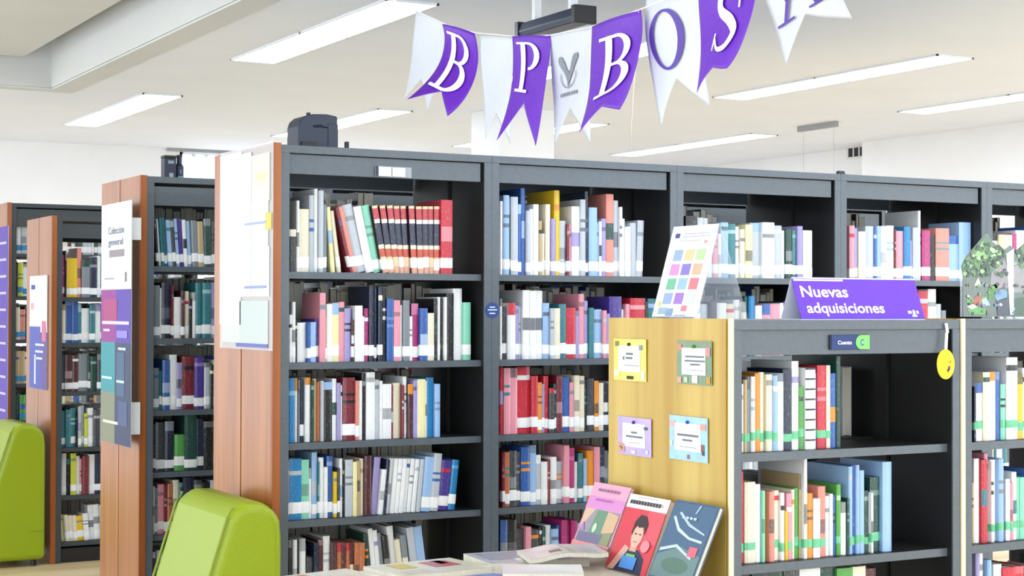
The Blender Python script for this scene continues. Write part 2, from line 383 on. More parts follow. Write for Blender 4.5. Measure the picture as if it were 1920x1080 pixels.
# ------------------------------------------------------------------ books
PAL = {'W': ('e4e7ea', 'white'), 'G': ('b4bcc6', 'pale-grey'), 'g': ('7b858d', 'grey'), 'd': ('3c4048', 'charcoal'), 'k': ('15161b', 'black'),
       'n': ('18243f', 'navy'), 'b': ('2b5aa6', 'blue'), 's': ('93b6e0', 'pale-blue'), 'T': ('0f79b4', 'bright-blue'), 't': ('2b7580', 'teal'),
       'm': ('83cfb4', 'mint'), 'E': ('16423a', 'dark-green'), 'e': ('4f9a46', 'green'), 'l': ('c2cc3c', 'lime'), 'y': ('e6e0aa', 'pale-yellow'),
       'Y': ('dcb91c', 'yellow'), 'o': ('dd8a26', 'orange'), 'O': ('b5673c', 'copper'), 'c': ('e0d9c4', 'cream'), 'w': ('b7a078', 'tan'),
       'r': ('bd2238', 'red'), 'R': ('74202f', 'dark-red'), 'p': ('df93a4', 'pink'), 'P': ('a82a70', 'magenta'), 'v': ('44308c', 'violet'),
       'V': ('9c93c8', 'lavender'), 'u': ('4c2029', 'maroon'), 'i': ('d8877a', 'salmon'), 'S': ('c0434a', 'red-and-navy banded'), 'Z': ('e4e7ea', 'white ruled'), 'N': ('e4e7ea', 'white wave-printed')}
def mixc(a, b, t):
    A = [int(a[i:i+2], 16) for i in (0, 2, 4)]; B = [int(b[i:i+2], 16) for i in (0, 2, 4)]
    return ''.join('%02x' % int(x*(1-t)+y*t) for x, y in zip(A, B))
rb = random.Random(11)
def bands_for(code, h):
    """printed spine zones as (z0, z1, colour) from bottom to top"""
    c = PAL[code][0]
    if code == 'S':
        return [(0, .10, 'd9a38a'), (.10, .24, 'e2c7a0'), (.24, .36, 'c0503a'), (.36, .42, 'e8dcc4'), (.42, .74, '2a3048'), (.74, .80, 'e8e4da'), (.80, .96, 'b83c46'), (.96, 1, 'e6c9a0')]
    if code == 'Z':
        z = []; n = 8
        for k in range(n): z += [(k/n, (k+.82)/n, 'dfe2e4'), ((k+.82)/n, (k+1)/n, '20232a')]
        return z
    if code == 'N':
        return [(0, .42, 'e6e9ec'), (.42, .6, '6b7079'), (.6, 1, 'e6e9ec')]
    r = rb.random()
    dark = sum(int(c[i:i+2], 16) for i in (0, 2, 4)) < 330
    alt = mixc(c, 'ffffff' if dark else '20242c', rb.uniform(.25, .6)) if rb.random() < .6 else PAL[rb.choice('WGgbrEoVtkcs')][0]
    if r < .38: return [(0, 1, c)]
    if r < .6: a = rb.uniform(.72, .86); return [(0, a, c), (a, a+.07, alt), (a+.07, 1, c)]
    if r < .75: a = rb.uniform(.3, .45); return [(0, a, c), (a, a+rb.uniform(.06, .25), alt), (a+.26, 1, c)] if False else [(0, a, c), (a, a+.2, alt), (a+.2, 1, c)]
    if r < .88: a = rb.uniform(.78, .9); return [(0, a, c), (a, 1, alt)]
    a = rb.uniform(.5, .6); return [(0, a, c), (a, a+.05, alt), (a+.05, a+.12, c), (a+.12, a+.16, alt), (a+.16, 1, c)]
def book_geo(t, h, d, code, tape):
    """cover, pages and tape of one book: spine at y=0 facing -y, base at z=0, centred on x"""
    cv, pg, tp = MB(), MB(), MB()
    bt = min(0.0022, t*0.2); hw = t/2
    out = [(-hw, d), (-hw, min(.004, t*.3)), (-hw*.45, 0), (hw*.45, 0), (hw, min(.004, t*.3)), (hw, d)]
    inn = [(-hw+bt, d), (-hw+bt, .006), (-hw*.4, .0035), (hw*.4, .0035), (hw-bt, .006), (hw-bt, d)]
    base = PAL[code][0] if code != 'S' else '3a2030'
    zs = bands_for(code, h)
    for z0, z1, col in zs:
        for k in (1, 2, 3): cv.quad([(*out[k], z0*h), (*out[k+1], z0*h), (*out[k+1], z1*h), (*out[k], z1*h)], col)
    cv.quad([(*out[0], 0), (*out[1], 0), (*out[1], h), (*out[0], h)], base); cv.quad([(*out[4], 0), (*out[5], 0), (*out[5], h), (*out[4], h)], base)
    for z in (0, h):
        for k in range(5):
            q = [(*out[k], z), (*out[k+1], z), (*inn[k+1], z), (*inn[k], z)]
            cv.quad(q if z else q[::-1], base)
    for a, b in ((0, 0), (5, 5)): cv.quad([(*out[a], 0), (*inn[b], 0), (*inn[b], h), (*out[a], h)], base)
    for k in (0, 4): cv.quad([(*inn[k+1], 0), (*inn[k], 0), (*inn[k], h), (*inn[k+1], h)], base)
    pg.box(-hw+bt*1.01, hw-bt*1.01, .005, d-.003, .002, h-.003, 'd8d2c2')
    if tape:
        z0, z1, _ = tape; m = .0006
        s = [(-hw-m, .02), (-hw-m, .0035), (-hw*.45-m, -m), (hw*.45+m, -m), (hw+m, .0035), (hw+m, .02)]
        s2 = [(x*(1-2*m/max(t, .004)), y+m*1.2) for x, y in s]
        for k in range(5):
            tp.quad([(*s[k], z0), (*s[k+1], z0), (*s[k+1], z1), (*s[k], z1)])
            tp.quad([(*s[k], z1), (*s[k+1], z1), (*s2[k+1], z1), (*s2[k], z1)])
    return cv, pg, tp
def place(mb, origin, lean=0.0, t=0.0, flip=False):
    out = []
    ca, sa = math.cos(lean), math.sin(lean); hw = t/2
    px = hw if lean > 0 else -hw     # pivot edge on the shelf
    for x, y, z in mb.v:
        X = x-px; x2 = X*ca+z*sa+px; z2 = -X*sa+z*ca
        if flip: x2, y = -x2, -y
        out.append((origin[0]+x2, origin[1]+y, origin[2]+z2))
    return out

ROWS = []
def row(unit, level, yspine, z, start, entries, tape, where, shelfname, grp):
    ROWS.append((unit, level, yspine, z, start, entries, tape, where, shelfname, grp))
TW, TG, TB = (.018, .060, 'tape_w'), (.032, .058, 'tape_g'), (.02, .06, 'tape_b')
LV = ['top', 'second', 'third', 'fourth', 'fifth', 'bottom']
def rows_for(unit, yf, levels, where, tape, data):
    for k, (start, s) in data.items():
        row(unit, k, yf+0.062, levels[k], start, s, tape, where, LV[k]+' shelf', f'books on the {LV[k]} shelf, {where}')
rows_for('C1', C_Y, CL, 'bay by cherry-wood end', TW, {
 0: (541, '556:430:k 562:376:W 581:392:c 590:366:G 597:354:W 606:357:G 613:384:g 622:-:- 630:388:y:-9 635:-:- 643:395:c:-14 656:-:- 661:390:R:-27 670:387:i:-27 688:382:G:-27 703:386:W:-25 717:384:m:-23 728:385:S:-21 739:385:S:-17 750:385:S:-13 761:386:S:-10 772:386:S:-8 783:386:S:-6 794:387:S:-4 805:387:S:-2 816:387:S:-1 827:387:S 848:375:r'),
 1: (541, '547:590:W 554:566:W 559:600:k 575:605:W 582:606:b 592:604:s 599:598:v 610:549:p 614:572:w 625:570:W 637:568:y 648:566:p 660:578:V 665:600:u 679:573:W 685:593:W 693:578:P 702:537:n 709:538:n 717:538:n 726:541:k 739:560:b 751:563:p 756:572:W 768:563:g 774:593:W 787:569:P 801:578:b 813:587:c 820:560:k 826:557:W 832:560:k 837:557:W 851:550:k 868:541:W 882:567:m'),
 2: (541, '554:709:T 560:709:W 563:712:g 572:712:n 582:708:W 588:714:E 595:710:w 601:716:O 607:714:G 625:716:k 633:710:W 640:718:V 644:722:W 667:708:R 673:714:i 680:714:W 687:700:k 703:698:W 712:712:G 718:714:W 735:720:W 739:722:R 753:718:c 757:722:R 764:706:W 774:720:u 781:714:V 784:712:W 797:711:y 801:714:W 815:708:T 825:720:s'),
 3: (541, '543:862:V 566:860:T 581:862:m 586:878:W 596:848:s 599:866:t 608:858:W 615:876:W 626:855:b 633:885:Y 637:878:d 643:860:W 647:866:k 661:862:G 669:866:y 676:864:w 683:860:c 696:855:u 708:857:V:8 717:880:W:8 724:862:n:8 732:860:W:9 740:860:W:9 748:860:W:9 756:860:W:9 764:860:W:9 772:860:W:9 780:861:W:9 788:861:G:9 805:856:s:9 820:850:G:9 840:862:v:9 853:862:T:9'),
 4: (541, '549:1012:k 557:1012:W 561:1012:k 572:1010:W 576:1020:k 588:1045:d 597:1018:n 607:1012:u 620:1005:W 632:1018:u 640:1018:O 648:1018:u 657:1018:O 664:1018:u 673:1018:O 684:1018:O 692:-:- 699:1000:E:-8 703:-:- 712:990:W:-11 720:993:W:-11 727:998:g:-11 738:1004:k:-11 750:985:W:-11 760:1010:c:-11 771:1002:g:-11 775:-:- 788:987:G:-14 805:985:s:-14')})
rows_for('C2', C_Y, CL, 'second bay from cherry-wood end', TW, {
 0: (937, '943:377:W 954:366:s 957:372:E 970:369:G 979:383:b 987:353:b 995:395:G 1002:392:W 1012:383:W 1018:414:w 1024:438:c 1033:383:c 1041:410:V 1051:357:Y 1063:414:G 1068:420:R 1073:420:p 1088:387:W 1098:374:G 1104:359:n 1119:389:s 1123:418:s 1128:415:W 1137:410:V 1151:364:i 1161:376:G 1166:388:W 1172:410:W 1182:425:W 1194:418:G 1206:413:G:3'),
 1: (938, '943:560:W 951:575:d 966:568:W 974:573:V 980:575:G 993:544:N 1005:545:N 1020:545:N 1032:568:s 1039:578:G 1050:578:c 1063:570:t 1081:577:r 1088:582:V 1098:551:p 1105:564:V 1114:577:t 1130:580:s 1137:582:p 1143:588:V 1166:556:v 1173:580:W 1181:570:p 1209:559:r 1214:566:k 1231:560:t'),
 2: (938, '945:688:r 957:690:p 971:690:p 996:688:r 1008:705:r 1016:717:o 1021:720:V 1030:705:r 1040:728:d 1045:720:E 1056:705:R 1069:707:b 1077:717:p 1087:704:c 1098:705:c 1103:712:k 1116:710:d 1124:714:o 1133:718:c 1144:720:n 1160:716:G 1172:712:R'),
 3: (940, '946:848:R 955:848:O 969:845:d 977:847:d 994:838:b 1005:835:s 1014:853:G 1026:866:W 1031:862:R 1043:857:W 1057:865:G 1067:835:p 1077:840:P 1086:866:W 1095:850:t 1101:860:s 1114:845:o 1125:838:p 1134:838:n 1143:845:g 1158:850:W'),
 4: (938, '951:975:b 971:975:k 985:992:d 995:988:p 1011:993:d 1016:988:k 1022:988:E 1034:985:W 1047:992:s 1052:985:b 1062:975:P 1071:976:P 1082:976:P 1096:980:G 1110:985:n')})
rows_for('C3', C_Y, CL, 'third bay from cherry-wood end', TW, {
 0: (1286, '1307:405:k 1318:408:G 1328:409:G 1338:420:W 1347:425:p 1353:438:W 1367:417:s 1381:420:t 1388:425:W 1397:430:c 1410:421:y 1430:418:G 1452:417:W 1467:423:G 1474:432:W 1486:430:E 1496:432:t 1506:424:V 1523:432:W'),
 1: (1286, '1300:560:V 1314:568:W 1330:570:G 1345:565:k 1362:568:W 1378:570:c 1390:562:W 1399:566:c 1405:556:E 1416:555:T 1428:573:W 1444:570:p 1463:570:p 1470:568:W 1484:565:n 1500:570:W')})
rows_for('C4', C_Y, CL, 'fourth bay from cherry-wood end', TW, {
 0: (1592, '1602:423:p 1610:428:V 1623:434:c 1638:424:G 1644:426:b 1652:424:s 1663:424:W 1677:423:W 1680:430:R 1694:433:p 1706:425:T 1711:430:V 1725:427:G 1730:395:W 1745:432:P 1754:440:k 1779:428:i 1799:442:s 1821:417:s'),
 1: (1592, '1612:560:W 1630:566:b 1652:562:G 1672:570:r 1700:560:E 1724:560:c 1742:545:r 1757:542:W 1767:570:G 1776:582:g')})
rows_for('C5', C_Y, CL, 'bay behind photo stand', TW, {
 0: (1858, '1863:425:W 1874:438:W 1899:440:y 1908:438:P 1930:432:W 1945:425:b')})
rows_for('B', B_Y, BL, 'bookcase with long banner', TW, {
 0: (288, '294:-:- 299:405:n:-6 303:410:W:-6 309:408:t:-6 316:408:t:-6 324:412:s:-6 331:414:d:-6 337:410:s:-6 346:410:v:-5 353:412:W:-5 361:414:s:-4 372:413:g:-4 383:415:w:-3 397:410:E:-2 411:415:d'),
 1: (288, '300:535:g 304:540:W 321:530:n 325:535:R 339:557:W 346:545:u 355:546:c 362:560:k 368:548:W 380:530:t 396:530:t 411:530:V'),
 2: (287, '299:690:g 304:695:t 318:675:b 332:665:W 342:680:V 365:668:R 383:670:v 394:680:G 401:684:k 408:675:c 418:668:b'),
 3: (287, '293:795:n 310:792:d 327:790:n 345:815:e 368:777:E 383:785:n 402:790:k 412:790:Y 420:795:d'),
 4: (286, '289:912:W 296:915:g 308:908:p 314:910:R 324:907:O 336:900:c 343:905:t 363:895:n 378:900:d 395:905:k 412:900:G'),
 5: (286, '292:1035:d 299:1032:G 306:1034:W 314:1030:g 322:1036:c 332:1032:d 350:1034:W')})
rows_for('A', A_Y, AL, 'bookcase with small blue poster', TW, {
 0: (111, '122:478:P 125:470:k 145:484:Y 153:465:i 168:487:g 182:483:n 190:480:W 200:478:t'),
 1: (111, '123:570:c 135:562:b 147:563:b 153:570:t 168:578:W 178:572:t 189:570:W 200:570:d'),
 2: (111, '122:665:d 136:665:u 147:666:u 165:663:g 170:668:E 182:668:E 195:664:d'),
 3: (111, '123:770:t 132:768:t 142:765:t 146:775:k 152:762:G 158:760:G 164:775:l 175:765:W 187:768:d 198:766:W'),
 4: (111, '115:875:o 125:850:W 132:860:k 142:850:l 150:855:W 154:860:p 166:855:R 178:852:W 198:850:n'),
 5: (111, '115:-:- 122:965:y:-4 130:965:c:-4 138:966:c:-4 146:966:c:-4 158:966:Y:-4 168:962:W:-4 178:946:W:-3 189:945:W:-3 202:946:W:-2')})
rows_for('D', D_Y, DL, 'bookcase with purple poster', TB, {
 0: (30, '40:408:W 50:412:G 62:410:c'), 1: (30, '33:495:k 43:492:l 52:495:W'), 2: (28, '37:576:c 47:580:i 56:575:k'), 3: (27, '36:658:w 47:658:w 58:660:c'), 4: (26, '36:738:E 48:740:e 58:738:k')})
rows_for('E1', E_Y, EL, 'low bay with yellow tag', TG, {
 0: (1389, '1393:720:W 1401:712:w 1409:707:g 1417:706:W 1427:700:o 1437:698:c 1449:702:c 1458:704:s 1470:700:W 1487:692:n 1500:677:W 1509:725:e 1528:690:Z 1535:700:V 1552:685:r 1562:685:c 1572:700:b 1580:668:E'),
 1: (1389, '1392:930:t 1399:884:r 1419:904:c 1429:908:W 1435:920:m 1441:922:l 1451:922:i 1465:920:c 1472:924:W 1477:958:Y 1487:925:p 1493:918:c 1502:915:e 1506:890:w 1512:860:W 1524:925:o 1537:935:W 1551:912:i 1560:930:W 1566:926:W 1571:928:b 1579:908:e 1589:942:W 1593:935:E 1600:875:s 1607:873:b 1613:872:s 1622:882:s 1632:920:E 1636:924:W 1654:895:E 1671:866:s'),
 2: (1389, '1410:1072:k 1440:1070:n 1470:1066:E 1500:1068:d 1540:1066:W 1570:1064:E 1600:1065:e 1625:1062:c 1645:1066:u')})
rows_for('E2', E_Y, EL, 'low bay under photo stand', TG, {
 0: (1824, '1828:725:n 1842:718:W 1855:698:c 1868:697:W 1879:697:b 1888:720:m 1909:670:W 1921:700:Y 1935:690:W'),
 1: (1824, '1829:905:w 1839:860:W 1850:862:r 1857:850:p 1862:866:W 1872:862:W 1881:860:s 1886:890:b 1894:898:W 1900:905:p 1909:885:W 1914:895:m 1926:895:m 1940:880:b'),
 2: (1824, '1828:1035:n 1836:1035:V 1846:1037:W 1850:1042:n 1858:1050:s 1864:1060:t 1879:1058:W 1903:1064:r 1925:1062:r')})

books = []
for unit, level, ys, z, start, entries, tape, where, shelfname, grp in ROWS:
    x_prev = solve_x(start, ys, z); u_prev = start; r = []
    for e in entries.split():
        p = e.split(':'); u = float(p[0])
        if p[1] == '-':                       # a gap at the foot of leaning books
            x_prev, u_prev = solve_x(u, ys, z), u; continue
        top, code = float(p[1]), p[2]
        dx = float(p[3]) if len(p) > 3 else 0.0
        ysb = ys+rb.uniform(-0.008, 0.012)
        x1 = solve_x(u, ys, z)
        t = x1-x_prev-0.0004; xc = (x_prev+x1)/2
        h = solve_z(top, xc, ysb)-z
        lean = 0.0
        if dx:
            lean = math.atan2(solve_x(u+dx, ys, z+h)-x1, h)
            t = max(0.003, t*math.cos(lean)-0.0003); h = (h-t*abs(math.sin(lean)))/math.cos(lean)
        h = max(0.1, h)
        d = min(0.235, max(0.13, h*0.74+rb.uniform(-.01, .02)))
        tj = rb.uniform(-.006, .008)
        tp = (tape[0]+tj, tape[1]+tj+rb.uniform(-.004, .002), tape[2]) if rb.random() < (.86 if unit[0] in 'CBAD' else .68) and code not in ('k',) and h > .12 else None
        if unit in ('C1',) and level in (2, 4): tp = None if rb.random() < .85 else tp
        if unit in ('C1',) and level == 3 and 640 < u < 790: tp = None
        books.append(dict(unit=unit, level=level, xc=xc, y=ysb, z=z, t=t, h=h, d=d, code=code, lean=lean, tape=tp, where=where, shelf=shelfname, grp=grp, area=(u-u_prev)*(h/0.2), nm=PAL[code][1]))
        x_prev = x1; u_prev = u
order = sorted(books, key=lambda b: -b['area'])
keep = set(id(b) for b in order[:300])
# labels: look first, then what stands either side, then the shelf
hs = sorted(b['h'] for b in books)
for i, b in enumerate(books):
    prev = books[i-1] if i and books[i-1]['grp'] == b['grp'] else None
    nxt = books[i+1] if i+1 < len(books) and books[i+1]['grp'] == b['grp'] else None
    q = ['tall', 'short', ''][0 if b['h'] > .265 else 1 if b['h'] < .19 else 2]
    th = 'thick' if b['t'] > .036 else 'slim' if b['t'] < .016 else ''
    size = ' '.join(x for x in ((('leaning' if abs(b['lean']) > .05 else q)), th) if x)
    b['size'] = size
    if b['code'] == 'S':
        b['label'] = f"red-and-navy banded volume of a matching set, {b['shelf']}, {b['where']}"; continue
    if prev and nxt: nb = f"between {prev['nm'].split()[0]} and {nxt['nm'].split()[0]}"
    elif nxt: nb = f"beside the upright, then {nxt['nm'].split()[0]}"
    else: nb = f"last after {prev['nm'].split()[0]}"
    b['label'] = f"{(size+' ') if size else ''}{b['nm']} book {nb}, {b['shelf']}, {b['where']}"
    while len(b['label'].split()) > 16: b['label'] = b['label'].split(' ', 1)[1]
stuff = MB()
def add_stuff(mb, o, lean, t, mi, flip=False):
    k = len(stuff.v); stuff.v += place(mb, o, lean, t, flip)
    for f, c in zip(mb.f, mb.c): stuff.f.append(tuple(k+i for i in f)); stuff.c.append(c); stuff.m.append(mi)
TAPEI = {'tape_w': 2, 'tape_g': 3, 'tape_b': 4}
for b in books:
    cv, pg, tp = book_geo(b['t'], b['h'], b['d'], b['code'], b['tape'])
    o = (b['xc'], b['y'], b['z'])
    if id(b) in keep:
        for mb in (cv, pg, tp): mb.v = place(mb, (0, 0, 0), b['lean'], b['t'])
        ob = cv.build('book', 'cover', fix=False); ob.location = o
        tag(ob, b['label'], 'book', b['grp'])
        pg.build('page_block', 'pages', ob, fix=False)
        if tp.v: tp.build('spine_label', b['tape'][2], ob, fix=False)
    else:
        add_stuff(cv, o, b['lean'], b['t'], 0); add_stuff(pg, o, b['lean'], b['t'], 1)
        if tp.v: add_stuff(tp, o, b['lean'], b['t'], TAPEI[b['tape'][2]])
# rows on the far side of the double-sided cases and in bays hidden from the photo
rr = random.Random(5)
def random_row(x0, x1, yspine, z, flip, hi, fill=1.0, palette='WGgdknbtERucwWGc', tape=TW, lo=.16):
    x = x0
    while x < x0+(x1-x0)*fill:
        t = rr.uniform(.012, .04); h = rr.uniform(lo, hi)
        if x+t > x1: break
        cv, pg, tp = book_geo(t-.0006, h, min(.2, h*.75), rr.choice(palette), tape)
        o = (x+t/2, yspine+rr.uniform(-.01, .01), z)
        add_stuff(cv, o, 0, t, 0, flip); add_stuff(pg, o, 0, t, 1, flip); add_stuff(tp, o, 0, t, TAPEI[tape[2]], flip)
        x += t
for k in range(5):
    for z, hi in zip(CL[:5], (.345, .32, .28, .27, .27)):
        random_row(k*WB+.05, (k+1)*WB-.05, C_Y+C_D-.06, z, True, hi, rr.uniform(.8, 1.0) if z < 1.7 else rr.uniform(.5, .72), lo=.29 if z > 1.7 else .27 if z > 1.3 else .24)
for z in BL[:5]:
    random_row(.05, WB-.05, B_Y+C_D-.06, z, True, .305, 1.0, lo=.285)
    for k in range(1, 5): random_row(k*WB+.05, (k+1)*WB-.05, B_Y+.06, z, False, .27, .85); random_row(k*WB+.05, (k+1)*WB-.05, B_Y+C_D-.06, z, True, .305, 1.0, lo=.28)
    random_row(.42, WB-.05, B_Y+.062, z, False, .26, .8)
for z in AL:
    random_row(A_X+.5, A_X+WB-.05, A_Y+.062, z, False, .24, .9); random_row(A_X+.05, A_X+WB-.05, A_Y+C_D-.06, z, True, .255, 1.0, lo=.235)
for z in DL[:6]:
    random_row(D_X+.25, D_X+WB-.05, D_Y+.062, z, False, .24, .9); random_row(D_X+.05, D_X+WB-.05, D_Y+C_D-.06, z, True, .27, 1.0, lo=.25)
for x0, zs in ((E1X, EL[:2]), (E2X, EL[:2])):
    for z in zs: random_row(x0+.05, x0+EW-.05, E_Y+E_D-.06, z, True, .26, 1.0 if z > 1 else .6, 'kWdgEGuc', TG)
for k in (2, 3, 4):
    for i, z in enumerate(CL[:5]):
        if i > 1 or (i == 1 and k == 4): random_row(k*WB+.05, (k+1)*WB-.05, C_Y+.066, z, False, .26, .8)
for z in CL[:1]: random_row(4*WB+.32, 5*WB-.05, C_Y+.066, z, False, .26, .7)
for z, x in zip(EL[:3], (.42, .42, .36)): random_row(E2X+x, E2X+EW-.05, E_Y+.066, z, False, .25, .7, 'WcbrmYpsEoWG', TG)
so = stuff.build('library_books', ['cover', 'pages', 'tape_w', 'tape_g', 'tape_b'], fix=False)
tag(so, 'remaining small and far-side library books filling the shelves', 'books', kind='stuff')

# ------------------------------------------------------------------ things fixed on the bookcases
def text_mesh(txt, bold=0.0):
    cu = bpy.data.curves.new('lettering', 'FONT'); cu.body = txt; cu.offset = bold; cu.resolution_u = 4; cu.size = 1.0
    ob = bpy.data.objects.new('lettering', cu); COL.objects.link(ob)
    dg = bpy.context.evaluated_depsgraph_get(); me = bpy.data.meshes.new_from_object(ob.evaluated_get(dg))
    vs_ = [tuple(v.co) for v in me.vertices]; fs = [tuple(p.vertices) for p in me.polygons]
    bpy.data.objects.remove(ob); bpy.data.meshes.remove(me); bpy.data.curves.remove(cu)
    x0 = min(v[0] for v in vs_); x1 = max(v[0] for v in vs_); y1 = max(v[1] for v in vs_)
    return [((v[0]-x0)/(x1-x0), v[1]/y1, 0) for v in vs_], fs, (x1-x0)/y1
def put_text(name, txt, fn, mat, parent, bold=0.0, origin=None):
    vs_, fs, asp = text_mesh(txt, bold)
    mb = MB()
    mb.v = [tuple(map(float, fn(x, y))) for x, y, _ in vs_]; mb.f = fs; mb.c = ['ffffff']*len(fs); mb.m = [0]*len(fs)
    return child(mb, name, mat, parent, origin, fix=False)
# label holder on fascia above first bay
def fas_pt(u, v, yy): return on_y(u, v, yy)
a = on_y(704, 311, -0.004+0.012); b_ = on_y(771, 333, 0.008)
lh = empty('label_holder', (a[0], 0.006, b_[2]), 'clear label holder with white cards on fascia under the speaker', 'label holder')
child(MB().box(a[0], b_[0], 0.004, 0.0115, b_[2]-.002, a[2]), 'holder', 'acrylic', lh)
child(MB().box(a[0], a[0]+.008, 0.001, 0.0035, b_[2]-.002, a[2]), 'end_clip', 'navy', lh)
child(MB().box(a[0]+.012, a[0]+.065, 0.001, 0.0035, b_[2]+.001, a[2]-.003), 'card', 'white', lh)
child(MB().box(a[0]+.07, a[0]+.125, 0.001, 0.0035, b_[2]+.001, a[2]-.004), 'card', 'white', lh)
# navy and green label on the low bay
a = on_y(1556, 628, E_Y+.006); b_ = on_y(1629, 655, E_Y+.006)
lh = empty('label_holder', (a[0], E_Y+.006, b_[2]), 'navy and green label holder on the low bookcase fascia', 'label holder')
child(MB().box(a[0], b_[0], E_Y+.004, E_Y+.0115, b_[2], a[2]), 'holder', 'navy', lh, bevel=.001)
navyc, greenc = '0f2f6e', '77d96a'
w_, h_ = b_[0]-a[0], a[2]-b_[2]
mb = MB(); mb.box(a[0]+.004, a[0]+w_*.74, E_Y+.0025, E_Y+.0036, b_[2]+.001, a[2]-.001, navyc); child(mb, 'navy_card', 'print', lh)
mb = MB(); cx, cz, rr_ = a[0]+w_*.78, (a[2]+b_[2])/2, h_*.48
mb.prism([(cx+rr_*math.cos(q), cz+rr_*math.sin(q)) for q in [math.pi/2+math.pi*k/10 for k in range(11)]]+[(b_[0]-.001, cz-rr_), (b_[0]-.001, cz+rr_)], E_Y+.001, E_Y+.002, 'y', greenc)
child(mb, 'green_card', 'print', lh)
put_text('lettering', 'Cuento', lambda x, y: (a[0]+w_*.18+x*w_*.36, E_Y+.0018, b_[2]+h_*.36+y*h_*.26), 'letter_w', lh, .02)
put_text('lettering', 'C', lambda x, y: (cx-.004+x*.014, E_Y+.0005, b_[2]+h_*.28+y*h_*.42), 'letter_p', lh, .02)
# round blue sticker on the upright
a = on_y(923, 582, -.001)
st = empty('round_sticker', (a[0], -.0005, a[2]), 'round dark-blue sticker on the upright between two tall bays', 'sticker')
R_ = .031
MB().prism([(R_*math.cos(k*math.pi/16), R_*math.sin(k*math.pi/16)) for k in range(32)], -.0012, 0, 'y', '123a80').build('disc', 'print', st)
for z0, hw_ in ((.013, .012), (.002, .021), (-.012, .013)): MB().box(-hw_, hw_, -.0018, -.0013, z0-.002, z0+.002, 'dfe6f5').build('printed_line', 'print', st)
# yellow tag
a = on_y(1773, 606, E_Y-.004); b_ = on_y(1773, 683, E_Y-.012)
tg = empty('round_tag', (b_[0], E_Y-.012, b_[2]), 'round yellow tag hanging on a white strap from low bookcase', 'tag')
rz, rx, ry = .048, .026, .012
poly = [(math.cos(k*math.pi/16), math.sin(k*math.pi/16)) for k in range(32)]
mb = MB(); i0 = len(mb.v)
mb.v = [(rx*p[0], -ry*p[0]-.0012, rz*p[1]) for p in poly]+[(rx*p[0], -ry*p[0]+.0012, rz*p[1]) for p in poly]
mb.f = [tuple(range(32)), tuple(range(63, 31, -1))]+[((k+1) % 32, k, 32+k, 32+(k+1) % 32) for k in range(32)]; mb.c = ['f2cf1e']*34; mb.m = [0]*34
mb.build('disc', 'print', tg)
for px, pz, s, colr in ((.010, -.012, .008, '5a2a70'), (.006, -.020, .006, '402060'), (.013, .008, .005, 'e07050'), (.014, -.02, .004, 'f4e0e8')):
    k = -ry*px/rx-.0022
    MB().prism([(px+s*.6*math.cos(q*1.05), pz+s*math.sin(q*1.05)) for q in range(6)], k-.0004, k+.0002, 'y', colr).build('printed_figure', 'print', tg)
mb = MB(); st_pts = [(a[0], a[2]), (a[0]+.003, a[2]-.03), (b_[0]+.003, b_[2]+rz-.002)]
for (xa, za), (xb, zb) in zip(st_pts, st_pts[1:]):
    mb.quad([(xa-.006, E_Y-.006, za), (xa+.006, E_Y-.006, za), (xb+.006, E_Y-.010, zb), (xb-.006, E_Y-.010, zb)])
child(mb, 'strap', 'white', tg, solid=.001)
tag(tg['x'] if 'x' in tg else tg)

# cards pinned to the beech end
PX = E1X-.018
def pinned_card(name, label, uv, border, marks, pincol, lines):
    p = [on_x(u, v, PX) for u, v in uv]           # tl, tr, br, bl  (tl is the far side)
    Yf = (p[0][1]+p[3][1])/2; Yn = (p[1][1]+p[2][1])/2; z1 = (p[0][2]+p[1][2])/2; z0 = (p[2][2]+p[3][2])/2
    t = empty(name, (PX-.0015, (Yf+Yn)/2, z0), label, 'card', 'cards pinned to the beech end')
    W_, H_ = Yf-Yn, z1-z0
    def S(s, q, o): return (-o-.004*math.sin(s*2.2)*(.3+q*.4), (W_/2)-s*W_, q*H_)
    MB().grid(lambda s, q: S(s, q, .0015), 6, 6, border).build('backing', 'gloss', t, solid=.0008)
    MB().grid(lambda s, q: S(.15+.68*s, .22+.62*q, .0028), 5, 5, 'eef0f4').build('inner_sheet', 'print', t, solid=.0004)
    for (s, q, ds, dq, c_) in marks:
        MB().grid(lambda a_, b2: S(s+ds*a_, q+dq*b2, .0034), 2, 2, c_).build('printed_figure', 'print', t, solid=.0002)
    for (s0, s1, q, hq) in lines:
        MB().grid(lambda a_, b2: S(s0+(s1-s0)*a_, q+hq*b2, .0034), 3, 1, '6c7078').build('text_line', 'print', t, solid=.0002)
    x, y, z = S(.5, .87, .004)
    MB().tube([(x+.002, y, z), (x-.004, y, z)], [.006, .005], 10, pincol).build('pin', 'print', t)
pinned_card('pinned_card', 'yellow-bordered card pinned to the beech end panel', ((1155, 637), (1215, 634), (1213, 716), (1150, 712)), 'ead31a', [(.05, .82, .12, .12, '8a7a5a'), (.8, .74, .1, .12, '7c88a0'), (.02, .1, .18, .16, 'f0e2b8'), (.42, .04, .2, .08, '30281c'), (.86, .05, .1, .2, 'eef0f4')], '1c1c20', [(.4, .62, .62, .05), (.4, .6, .52, .05), (.3, .36, .5, .08), (.35, .8, .36, .015)])
